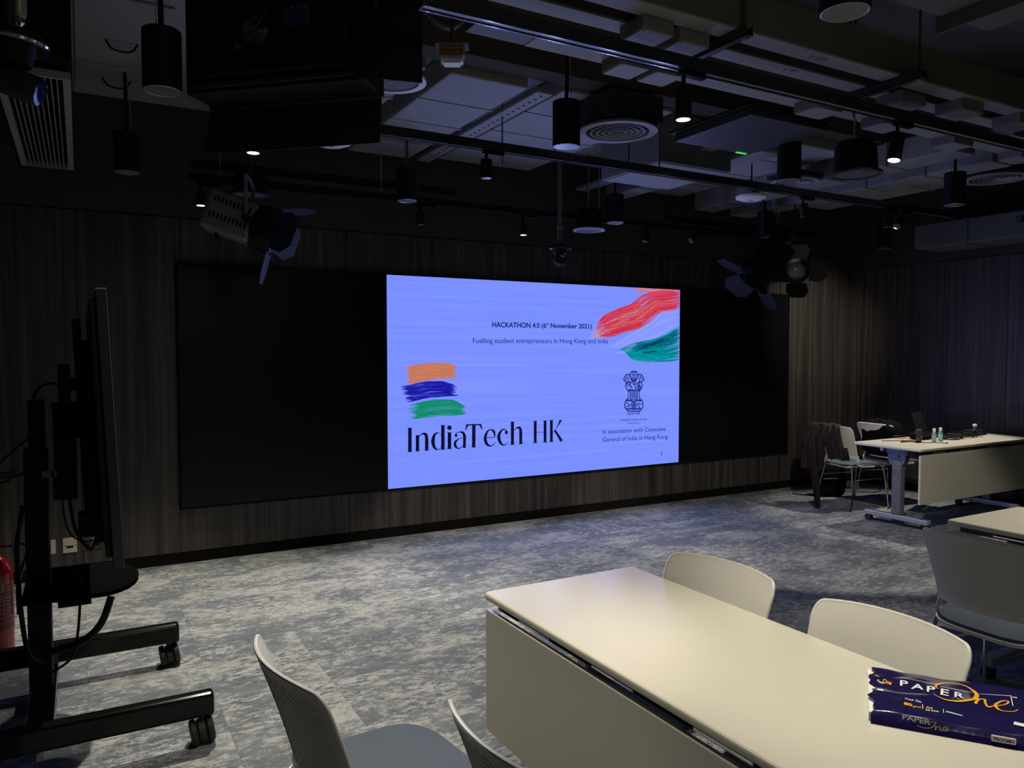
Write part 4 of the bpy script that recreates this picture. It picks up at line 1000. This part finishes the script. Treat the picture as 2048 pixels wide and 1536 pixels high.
PL = ['largest black cylinder pendant, hanging between the ring diffuser and the fire alarm light', 'black cylinder pendant right of the flat unit with the green light', 'black cylinder pendant left of the right edge diffuser',
      'black cylinder pendant under the ceiling hatches beside the big studio lamp', 'black cylinder pendant at the top right, only its round face visible', 'black cylinder pendant over the cable covered table near the right wall',
      'black cylinder pendant in the back row directly beside the right stage lamp', 'black cylinder pendant in the back row above the red brush stroke of the slide', 'black cylinder pendant in the back row above the left edge of the slide',
      'black cylinder pendant in the back row above the TV stand']
p0 = pendant(); gp = 'black cylinder pendants in three rows'
for k, ((x, y, _), l) in enumerate(zip(PD, PL)):
    zz = 2.67
    o = p0 if k == 0 else dup(p0)
    o.location = (x, y, 2.615 if k in (3, 4) else zz); o['label'] = l; o['group'] = gp; o.rotation_euler = (0, 0, k*1.3)
# the two front rows hang from the high slab: give them longer stems
for (x, y, _), nm in zip(PD[:5], ['a']*5):
    if y < 4.0:
        o = MB().cyl((x, y, 3.30), (x, y, 3.75), .011, 8).build('stem_extension', M_black)
        par = [q for q in bpy.data.objects if q.name.startswith('pendant_light') and abs(q.location.x-x) < .01 and abs(q.location.y-y) < .01][0]
        o.parent = par; o.matrix_parent_inverse = Matrix.Identity(4); o.data.transform(Matrix.Rotation(-par.rotation_euler.z, 4, 'Z') @ Matrix.Translation(-par.location))
# ---- pendant speakers: tapered bucket, pale ring, grille
def speaker(loc, label, ring, g, ztop, s=1.0, grp=None):
    t = thing('pendant_speaker', label, 'speaker', loc)
    MB().lathe([(.142*s, .012), (.118*s, .014), (.108*s, .16*s), (.090*s, .185*s), (.03, .20*s)], 40).build('bucket', M_black, t)
    MB().lathe([(.113*s, .0), (.142*s, .0), (.142*s, .012), (.113*s, .012), (.113*s, .0)], 44, cap=False).build('ring', ring, t)
    MB().lathe([(.113*s, .005), (.06*s, .002), (.01, .0015)], 40).build('grille', g, t)
    MB().box(-.012, .012, -.002, .002, -.001, .002, Matrix.Rotation(R(40), 4, 'Z')).build('badge', M_alu, t, smooth=False)
    MB().cyl((0, .01, .19*s), (0, .0, ztop-loc[2]), .004, 6).build('steel_wire', M_alu, t)
    MB().tube([(.03, 0, .19*s), (.03, .02, .30*s), (-.02, .01, .42*s), (-.01, 0, ztop-loc[2])], .005, 6, 6).build('speaker_cable', M_dark, t)
M_ringw = mat('pale_speaker_ring', (.50, .52, .58), .4); M_ringd = mat('dark_speaker_ring', (.05, .05, .055), .4); M_gd = mat('dark_speaker_grille', (.10, .10, .11), .6, bump=.8, bscale=900)
speaker((3.955, 5.62, 2.62), 'black pendant speaker with a pale ring above the slide text', M_ringw, M_grille, 3.29)
speaker((1.17, 3.115, 2.688), 'big pendant speaker with a pale blue ring beside the studio lamp flap', M_ringw, M_grille, 3.75, 1.05)
speaker((3.90, 2.90, 2.56), 'large dark pendant speaker near the top right lit spot', M_ringd, M_gd, 3.75, 1.03)
speaker((1.045, 5.50, 2.62), 'dark pendant speaker hanging over the left silver stage lamp', M_ringd, M_grille, 3.29, .95)
speaker((6.10, 5.40, 2.63), 'dark pendant speaker directly above the right stage lamp', M_ringd, M_gd, 3.29, .92)
# ---- wifi discs
def ap(loc, label):
    t = thing('ceiling_access_point', label, 'access point', loc)
    MB().lathe([(.02, -.022), (.08, -.018), (.115, -.004), (.122, .012), (.11, .022)], 40).build('disc', M_white, t)
    MB().box(-.025, .015, -.004, .004, -.024, -.021).build('led_slot', M_dark, t, smooth=False)
    MB().box(-.04, .04, -.04, .04, .02, .12, bev=.004).build('mount_box', M_alu, t, smooth=False)
    MB().cyl((0, 0, .12), (0, 0, 3.28-loc[2]), .006, 8).build('drop_rod', M_dark, t)
ap((4.62, 4.36, 2.755), 'white disc access point near the middle of the middle track')
ap((1.285, 4.40, 2.755), 'white disc access point peeping below the dark lamp flap')
# ---- small track spots
def spot(loc, zt, label, tilt=0, rz=0, lit=False, watts=0, target=None, angle=60, blend=.5, d=.036, ln=.125, grp=None, col=WARM):
    t = thing('track_spot', label, 'spotlight', loc, rz, 'small spots on the light tracks')
    H = Matrix.Translation((0, 0, ln)) @ Matrix.Rotation(R(tilt), 4, 'Y') @ Matrix.Translation((0, 0, -ln))
    MB().lathe([(d, .0), (d, ln), (d*.9, ln+.004)], 24, H).build('lamp_head', M_black, t)
    MB().lathe([(d*.98, -.002), (d, .0), (d*.84, .001)], 24, H, cap=False).build('rim', mat('grey_rim', (.30, .31, .33), .35, .5), t)
    MB().lathe([(d*.84, -.0012), (.01, -.0014)], 24, H).build('lamp_face', M_lit if lit else mat('unlit_lamp_face', (.10, .10, .12), .25), t)
    top = zt-loc[2]
    MB().cyl((0, 0, ln), (0, 0, top-.02), .010, 10).build('stem', M_black, t)
    MB().box(-.02, .12, -.018, .018, top-.025, top, bev=.003).build('track_adapter', M_blackg, t, smooth=False)
    if watts:
        p = Vector(loc)+Matrix.Rotation(rz, 3, 'Z') @ (H @ Vector((0, 0, -.03)))
        light('spot_beam', 'SPOT', p, watts, col, target, .025, angle, blend)
spot((2.345, 2.615, 2.575), 2.79, 'lit track spot at the top centre right, brightest lamp on the front track', lit=True, watts=WATT['front'], target=(3.1, 4.65, 0), angle=52, blend=.3)
spot((3.86, 2.615, 2.575), 2.79, 'lit track spot on the front track beside the large dark speaker', tilt=12, lit=True, watts=WATT['front_right'], target=(5.4, 4.5, 0), angle=62, blend=.3)
spot((.82, 4.24, 2.60), 2.79, 'lit track spot just under the dark lamp flap', lit=True, watts=WATT['trolley'], target=(.30, 3.55, 0), angle=112, blend=.4)
spot((.735, 5.60, 2.54), 2.70, 'lit track spot at the left end of the back track', lit=True, watts=WATT['left_back'], target=(.95, 4.55, 0), angle=76, blend=.5, d=.032, ln=.09)
spot((3.27, 5.60, 2.53), 2.70, 'lit track spot on the back track above the slide heading', lit=True, watts=WATT['mid_back'], target=(2.7, 4.7, 0), angle=80, blend=.8, d=.030, ln=.09)
spot((2.21, 4.24, 2.62), 2.79, 'unlit track spot on the middle track beside a bright adapter', ln=.11)
spot((2.335, 5.60, 2.54), 2.70, 'unlit track spot on the back track above the left part of the slide', d=.032, ln=.09, tilt=-4)
spot((4.60, 5.60, 2.56), 2.70, 'tilted track spot on the back track right of the slide heading', tilt=22, d=.030, ln=.09)
spot((5.20, 5.60, 2.58), 2.70, 'strongly tilted track spot on the back track left of the right stage lamp', tilt=50, d=.032, ln=.09)
spot((5.07, 4.24, 2.63), 2.79, 'track spot on the middle track with a bluish side', tilt=-14, ln=.10)
spot((6.15, 4.24, 2.63), 2.79, 'track spot at the right end of the middle track, hanging straight', ln=.11)
spot((6.35, 4.24, 2.62), 2.79, 'track spot at the right end of the middle track, tilted sideways', tilt=45, ln=.10, watts=WATT['wall'], target=(7.32, 6.01, 1.75), angle=48, blend=.9)
# ---- flat dark ceiling unit with a green light
t = thing('ceiling_panel_unit', 'flat dark square unit with a small green light under the ceiling', 'ceiling unit', (3.70, 3.51, 2.90))
MB().box(-.33, .33, -.325, .325, 0, .05, bev=.006).build('unit_panel', mat('dark_blue_grey_panel', (.04, .042, .05), .5), t, smooth=False)
MB().box(-.36, .36, -.35, .35, .05, .065, bev=.003).build('unit_frame', M_black, t, smooth=False)
MB().box(.20, .29, .302, .318, -.004, .001).build('green_indicator', emit('green_indicator_light', (.06, .85, .10), 1.0), t, smooth=False)
for sx in (-1, 1):
    for sy in (-1, 1): MB().cyl((sx*.28, sy*.28, .06), (sx*.28, sy*.28, .85), .005, 6).build('hanger_rod', M_dark, t)
t = thing('ceiling_box', 'pale box behind the flat dark ceiling unit', 'box', (3.95, 4.55, 2.92))
MB().box(-.28, .42, -.22, .5, 0, .37, bev=.01).build('box_body', mat('mid_grey_paint', (.17, .17, .18), .7), t, smooth=False)
MB().box(-.26, .40, -.20, .48, -.006, .001, bev=.002).build('box_cover', mat('mid_grey_paint2', (.22, .22, .23), .7), t, smooth=False)
# ---- framed ceiling panels at the top right
t = thing('framed_ceiling_panel', 'grey framed ceiling panel at the very top right', 'ceiling panel', (3.9, 1.95, 3.0))
MB().box(-.93, -.62, -.9, .085, .0, .02, bev=.003).build('panel_board', M_ceil, t, smooth=False)
MB().box(-.58, -.28, -.9, .07, .0, .02, bev=.003).build('panel_board', M_ceil, t, smooth=False)
m = MB(); m.box(-.625, -.615, -.9, .10, -.07, .03).box(-.625, -.585, -.9, .10, .022, .03); m.build('angle_bar', mat('dull_steel', (.14, .13, .12), .5, .5), t, smooth=False)
for x in (-.9, -.3): MB().cyl((x, .03, .02), (x, .03, .75), .006, 6).build('hanger_rod', M_dark, t)
# ---- fire alarm strobe
t = thing('fire_alarm_light', 'fire alarm light with red lettering and a ribbed clear lens', 'alarm light', (1.385, 2.965, 2.76), R(-28))
MB().box(-.052, .052, -.03, .03, .02, .062, bev=.006).build('alarm_body', mat('orange_brown_plastic', (.42, .22, .12), .5), t, smooth=False)
MB().box(-.070, .070, -.04, .04, .062, .072, bev=.003).build('base_plate', M_ceil, t, smooth=False)
m = MB(); m.box(-.048, .048, -.030, .030, -.004, .020, bev=.008)
for k in range(6): m.cyl((-.040+k*.016, -.031, .002), (-.040+k*.016, -.031, .018), .006, 8)
m.build('ribbed_lens', mat('clear_lens', (.55, .56, .62), .15, spec=.9), t)
MB().box(-.035, .035, -.028, .028, -.010, -.004, bev=.003).build('lens_foot', M_white, t, smooth=False)
text_on('FIRE ALARM 火警', lambda u, v: Vector((-.046+.092*u, -.0312, .036+.014*v)), 'alarm_lettering', mat('red_letter_ink', (.30, .02, .015), .5), .01, t)
MB().cyl((0, 0, .07), (0, 0, .98), .008, 8).build('drop_rod', M_dark, t)
# ---- flexible hose
pts = catmull([Vector(p) for p in ((1.37, 3.32, 3.25), (1.41, 3.30, 3.12), (1.50, 3.28, 3.05), (1.57, 3.25, 3.09), (1.61, 3.22, 3.25), (1.62, 3.21, 3.6))], 14)
m = MB(); m.tube(pts, .017, 12)
for k in range(0, len(pts)-1, 2):
    a, b = pts[k], pts[k+1]; m.cyl(a, a.lerp(b, .5), .021, 12)
o = m.build('flexible_hose', mat('grey_flex_hose', (.10, .09, .08), .5)); tag(o, 'grey corrugated flexible hose looping near the top centre', 'hose')
pts = [(1.92, 2.38, 3.3), (1.98, 2.45, 3.16), (2.15, 2.50, 3.09), (2.24, 2.57, 3.06)]
o = MB().tube(pts, .022, 12, 8).build('conduit', mat('grey_flex_hose', (.10, .09, .08), .5)); tag(o, 'grey bent conduit entering the trunking at the top', 'conduit')
# ---- hatches with handles in the soffit, top left
sof = thing('ceiling_hatch', 'pale ceiling hatch with two wire handles at the top left', 'hatch', (.24, 5.2, 3.285))
MB().box(-.23, .22, .12, .70, .0, .014, bev=.003).build('hatch_board', M_duct, sof, smooth=False)
MB().box(-.23, .22, -.90, .10, .0, .014, bev=.003).build('hatch_board', M_duct, sof, smooth=False)
for y in (-.32, .36):
    MB().tube([(-.08, y, .0), (-.075, y, -.012), (-.05, y, -.045), (.0, y, -.055), (.05, y, -.045), (.075, y, -.012), (.08, y, .0)], .006, 8, 4).build('handle', M_black, sof)
# ---- linear louvre vent under a black duct, top left
lv = thing('linear_air_vent', 'pale slotted air vent under the black duct at the upper left', 'air vent', (-.15, 4.72, 2.70))
m = MB(); a, b = .14, .93
m.box(-a, -a+.03, -b, b, 0, .03).box(a-.03, a, -b, b, 0, .03).box(-a+.03, a-.03, -b, -b+.02, 0, .03).box(-a+.03, a-.03, b-.02, b, 0, .03)
m.build('vent_frame', M_duct, lv, smooth=False)
for k in range(9):
    x = -a+.03+(2*a-.06)*(k+1)/10
    MB().box(x-.0022, x+.0022, -b+.02, b-.02, .002, .028).build('slat', M_duct, lv, smooth=False)
MB().box(-a+.03, a-.03, -b+.02, b-.02, .05, .052).build('vent_throat', M_trim, lv, smooth=False)
t = thing('black_duct', 'black boxed duct above the slotted vent at the upper left', 'duct', (-.16, 4.7, 2.755))
MB().box(-.155, .155, -1.0, .96, .0, .53, bev=.006).build('duct_body', M_trim, t, smooth=False)
# ---- dome fixture with a swivel lamp, top left edge
def D3(x, y, d): return ray(x, y)/FPX*d+Vector((0, 0, CH))
c0 = D3(22, 92, 2.4)
t = thing('swivel_lamp', 'round dark mount with a swivel lamp and bluish lens at the upper left edge', 'lamp', c0)
MB().lathe([(.03, .05), (.08, .038), (.100, .015), (.104, .0), (.096, -.006), (.08, .0)], 36).build('mount_dome', mat('dark_bronze_metal', (.05, .045, .035), .25, .7), t)
MB().lathe([(.105, -.004), (.108, .002), (.105, .008)], 36, cap=False).build('chrome_ring', M_chrome, t)
MB().lathe([(.055, -.06), (.07, .0)], 20).build('neck', M_black, t)
Mx = Matrix.Translation((.0, .02, -.105)) @ (Vector((.80, -.25, -.30)).to_track_quat('Z', 'Y').to_matrix().to_4x4())
MB().lathe([(.034, -.09), (.045, -.04), (.046, .075), (.043, .085)], 28, Mx).build('lamp_barrel', M_dark, t)
MB().lathe([(.043, .0855), (.030, .088), (.010, .086)], 28, Mx).build('lens', mat('blue_coated_lens', (.015, .02, .07), .08, spec=1.0), t)
MB().cyl((0, 0, .05), (0, 0, 3.75-c0.z), .015, 10).build('drop_pipe', M_dark, t)
c1 = D3(38, 22, 2.5)
t = thing('sprinkler_head', 'small pale sprinkler head at the top left corner', 'sprinkler', c1)
MB().lathe([(.018, -.02), (.022, -.01), (.022, .045), (.014, .05)], 18).build('collar', mat('cream_metal', (.40, .38, .30), .4, .3), t)
MB().lathe([(.006, -.05), (.016, -.04), (.014, -.02)], 14).build('bulb', M_chrome, t)
MB().cyl((0, 0, .045), (0, 0, 3.75-c1.z), .012, 8).build('feed_pipe', M_dark, t)
# ---- big studio softlight seen from behind, top left
ax = Vector((.58, -.53, 0)).normalized(); nx = Vector((.53, .58, 0)).normalized()
base = Vector((.69, 3.165, 2.60))
t = thing('studio_softlight', 'large black studio softlight seen from behind with open flaps at the top left', 'studio light', base, math.atan2(ax.y, ax.x))
# local: +x to the right along the body, +y away from the camera, z up
MB().box(-.394, .394, .0, .17, .0, .60, bev=.012).build('lamp_body', M_black, t, smooth=False)
MB().box(-.40, .40, .165, .185, -.012, .61, bev=.003).build('front_frame', M_dark, t, smooth=False)
fan = thing('x', 'x', 'x'); bpy.data.objects.remove(fan)
f = MB()
for r_ in (.012, .022, .032, .042, .052): f.tube([(-.07+r_*math.cos(a*PI/12), -.006, .23+r_*math.sin(a*PI/12)) for a in range(25)], .0014, 5)
f.tube([(-.128, -.008, .165), (-.012, -.008, .305)], .002, 5)
f.build('fan_guard', mat('dim_wire_metal', (.25, .24, .20), .35, .7), t)
MB().lathe([(.052, 0), (.052, .002)], 28, Matrix.Translation((-.07, -.001, .23)) @ Matrix.Rotation(R(90), 4, 'X')).build('fan', M_trim, t)
MB().lathe([(.014, .0), (.013, .008)], 20, Matrix.Translation((-.152, .0, .175)) @ Matrix.Rotation(R(90), 4, 'X')).build('red_button', mat('dark_red_button', (.20, .015, .015), .4), t)
MB().box(.055, .165, -.004, .001, .235, .31, bev=.001).build('blue_plate', mat('dim_blue_label', (.03, .035, .10), .4), t, smooth=False)
for k in range(4):
    MB().cyl((.066+k*.028, -.010, .302), (.066+k*.028, .0, .302), .005, 10).build('plate_screw', M_chrome, t)
for k in range(9): MB().box(.20+k*.014, .206+k*.014, -.004, .002, .11, .24).build('cooling_fin', M_dark, t, smooth=False)
for z, w in ((.06, .30), (.38, .33), (.02, .35)): MB().box(-w, w, -.008, .002, z, z+.016, bev=.002).build('body_rib', M_dark, t, smooth=False)
def flap(name, quad, label=None):
    a, b, c, d = [Vector(p) for p in quad]; n = (b-a).cross(d-a).normalized()*.003; m = MB()
    A = [m.bm.verts.new(p+n) for p in (a, b, c, d)]; B = [m.bm.verts.new(p-n) for p in (a, b, c, d)]
    m.face(A); m.face(B[::-1])
    for k in range(4): m.face([A[k], B[k], B[(k+1) % 4], A[(k+1) % 4]])
    for q in (.33, .66):
        p, r_ = a.lerp(d, q), b.lerp(c, q); m.tube([p-n*2, r_-n*2], .004, 6)
    o = m.build(name, mat('black_flap_foil', (.010, .010, .011), .6), t, smooth=False)
    if label: o['label'] = label
flap('flap', [(-.40, .18, -.01), (.39, .18, -.01), (.375, .19, -.19), (-.44, .19, -.19)])
flap('flap', [(.40, .12, .61), (.40, .12, .045), (.58, .14, .02), (.58, .15, .61)])
flap('flap', [(-.40, .18, .0), (-.40, .18, .6), (-.47, .26, .56), (-.46, .26, .04)])
flap('flap', [(-.39, .18, .62), (.39, .18, .62), (.36, .36, .80), (-.36, .36, .80)])
MB().tube([(-.40, .09, .30), (-.42, .09, .66), (0, .09, .68), (.42, .09, .66), (.40, .09, .30)], .010, 8).build('yoke', M_dark, t)
MB().cyl((0, .09, .68), (0, .09, 1.15), .016, 10).build('hanging_pole', M_dark, t)
MB().box(-.05, .0, -.03, -.005, .42, .52, bev=.01).build('clamp', mat('cream_metal', (.40, .38, .30), .4, .3), t, smooth=False)

# ---- stage lamps (fresnels) with barn doors
def fresnel(loc, aim, body, label, s=1.0, hang=3.29, vents=True, dirs=None, door=None):
    t = thing('stage_lamp', label, 'stage lamp', loc)
    Q = Vector(aim).to_track_quat('Z', 'Y').to_matrix().to_4x4()
    # local z is the beam
    b = MB(); b.box(-.085*s, .085*s, -.10*s, .085*s, -.20*s, .03*s, Q, bev=.018*s); bo = b.build('lamp_body', body, t, smooth=False)
    if vents:
        for row, yy in ((0, -.03), (1, .045)):
            for k in range(10):
                for sx in (-1, 1):
                    MB().box(sx*.0855*s-.0015, sx*.0855*s+.0015, yy*s-.014*s, yy*s+.014*s, (-.17+k*.018)*s, (-.162+k*.018)*s, Q).build('vent_slot', M_trim, bo, smooth=False)
    MB().lathe([(.10*s, .0), (.112*s, .03*s), (.112*s, .095*s), (.100*s, .10*s)], 28, Q @ Matrix.Translation((0, 0, .02*s)), cap=False).build('front_barrel', M_black, t)
    MB().lathe([(.082*s, .0), (.108*s, -.002), (.112*s, .014*s), (.085*s, .016*s)], 32, Q @ Matrix.Translation((0, 0, .115*s)), cap=False).build('lens_ring', mat('blue_black_gloss', (.02, .022, .04), .12, spec=.8), t)
    MB().lathe([(.082*s, .0), (.06*s, .012*s), (.03*s, .02*s), (.005, .022*s)], 32, Q @ Matrix.Translation((0, 0, .085*s))).build('lens', mat('fresnel_glass', (.42, .42, .43), .12, spec=.9), t)
    dm = door or mat('blue_black_door_metal', (.025, .030, .070), .5)
    dirs = dirs or ((0, .55), (90, .5), (180, .45), (270, .6))
    for a, op in dirs:
        h = .105*s; L = .15*s; w0 = .085*s; w1 = .055*s; Rz = Matrix.Rotation(R(a), 4, 'Z'); m = MB()
        zz = L*math.cos(op*PI/2); rr_ = L*math.sin(op*PI/2)
        P = [(h, -w0, 0), (h, w0, 0), (h+rr_*.6, w0*1.15, zz*.6), (h+rr_, w1, zz), (h+rr_, -w1, zz), (h+rr_*.6, -w0*1.15, zz*.6)]
        A = [m.bm.verts.new(Q @ Matrix.Translation((0, 0, .125*s)) @ Rz @ Vector(p)) for p in P]; B = [m.bm.verts.new(Q @ Matrix.Translation((0, 0, .1275*s)) @ Rz @ Vector((p[0]+.002, p[1], p[2]))) for p in P]
        m.face(A); m.face(B[::-1])
        for k in range(6): m.face([A[k], B[k], B[(k+1) % 6], A[(k+1) % 6]])
        m.build('barn_door', dm, t, smooth=False)
    side = (Q @ Vector((1, 0, 0))); side.z = 0; side.normalize(); y = side*.125*s
    MB().tube([Vector((0, 0, -.0))+y, Vector((0, 0, .16*s))+y, Vector((0, 0, .20*s))+y*.85, Vector((0, 0, .20*s))-y*.85, Vector((0, 0, .16*s))-y, Vector((0, 0, 0))-y], .009*s, 8, 3).build('yoke', body, t)
    for sg in (-1, 1): MB().cyl(y*sg*.7, y*sg*1.15, .02*s, 12).build('tilt_knob', M_black, t)
    MB().cyl((0, 0, .20*s), (0, 0, hang-loc[2]), .010, 8).build('hanging_pipe', M_dark, t)
    MB().tube([Q @ Vector((0, -.05*s, -.19*s)), Vector((-.13*s, -.0, -.10*s)), Vector((-.17*s, -.02, -.0)), Vector((-.10*s, 0, .12*s)), Vector((-.03, 0, .20*s))], .005, 6, 8).build('power_cable', M_black, t)
fresnel((.97, 5.15, 2.375), (.80, -.26, -.30), mat('silver_grey_lamp_body', (.22, .22, .21), .4, .3), 'silver stage lamp with vent slots hanging at the upper left of the display', 1.35, dirs=((0, .62), (90, .25), (180, .5), (270, .95)))
fresnel((6.10, 5.20, 2.335), (-.60, -.76, -.10), M_black, 'dark stage lamp with a clear lens facing the photographer at the upper right', 1.08, vents=False, door=mat('charcoal_door_metal', (.018, .018, .022), .5), dirs=((0, .85), (90, .62), (180, .85), (270, .62)))
fresnel((5.62, 5.16, 2.35), (-.55, .25, -.75), M_black, 'black stage lamp silhouette left of the lens lamp, flaps pointing down', 1.40, vents=False, door=M_black, dirs=((0, .6), (90, .9), (180, .7), (270, .8)))
# ---- ceiling camera on a pole
t = thing('ceiling_camera', 'black ceiling camera on a grey pole above the middle of the slide', 'camera', (3.44, 5.3, 2.33))
MB().cyl((0, 0, .10), (0, 0, .96), .017, 12).build('pole', mat('grey_pole', (.10, .10, .10), .5), t)
for z in (.14, .22): MB().cyl((0, 0, z), (0, 0, z+.03), .024, 12).build('pole_collar', mat('grey_pole', (.10, .10, .10), .5), t)
MB().lathe([(.085, .05), (.095, .06), (.085, .075), (.05, .10)], 28).build('camera_mount', M_blackg, t)
MB().lathe([(.06, .05), (.055, .02), (.02, .005)], 24).build('camera_base', M_black, t)
M_ = Matrix.Translation((-.01, -.02, -.035)) @ Vector((-.45, -.85, -.15)).to_track_quat('Z', 'Y').to_matrix().to_4x4()
MB().lathe([(.03, -.06), (.05, -.05), (.052, .05), (.045, .06)], 24, M_).build('camera_barrel', M_black, t)
MB().lathe([(.044, .0605), (.03, .064), (.005, .06)], 24, M_).build('camera_lens', mat('blue_coated_lens', (.015, .02, .07), .08, spec=1.0), t)
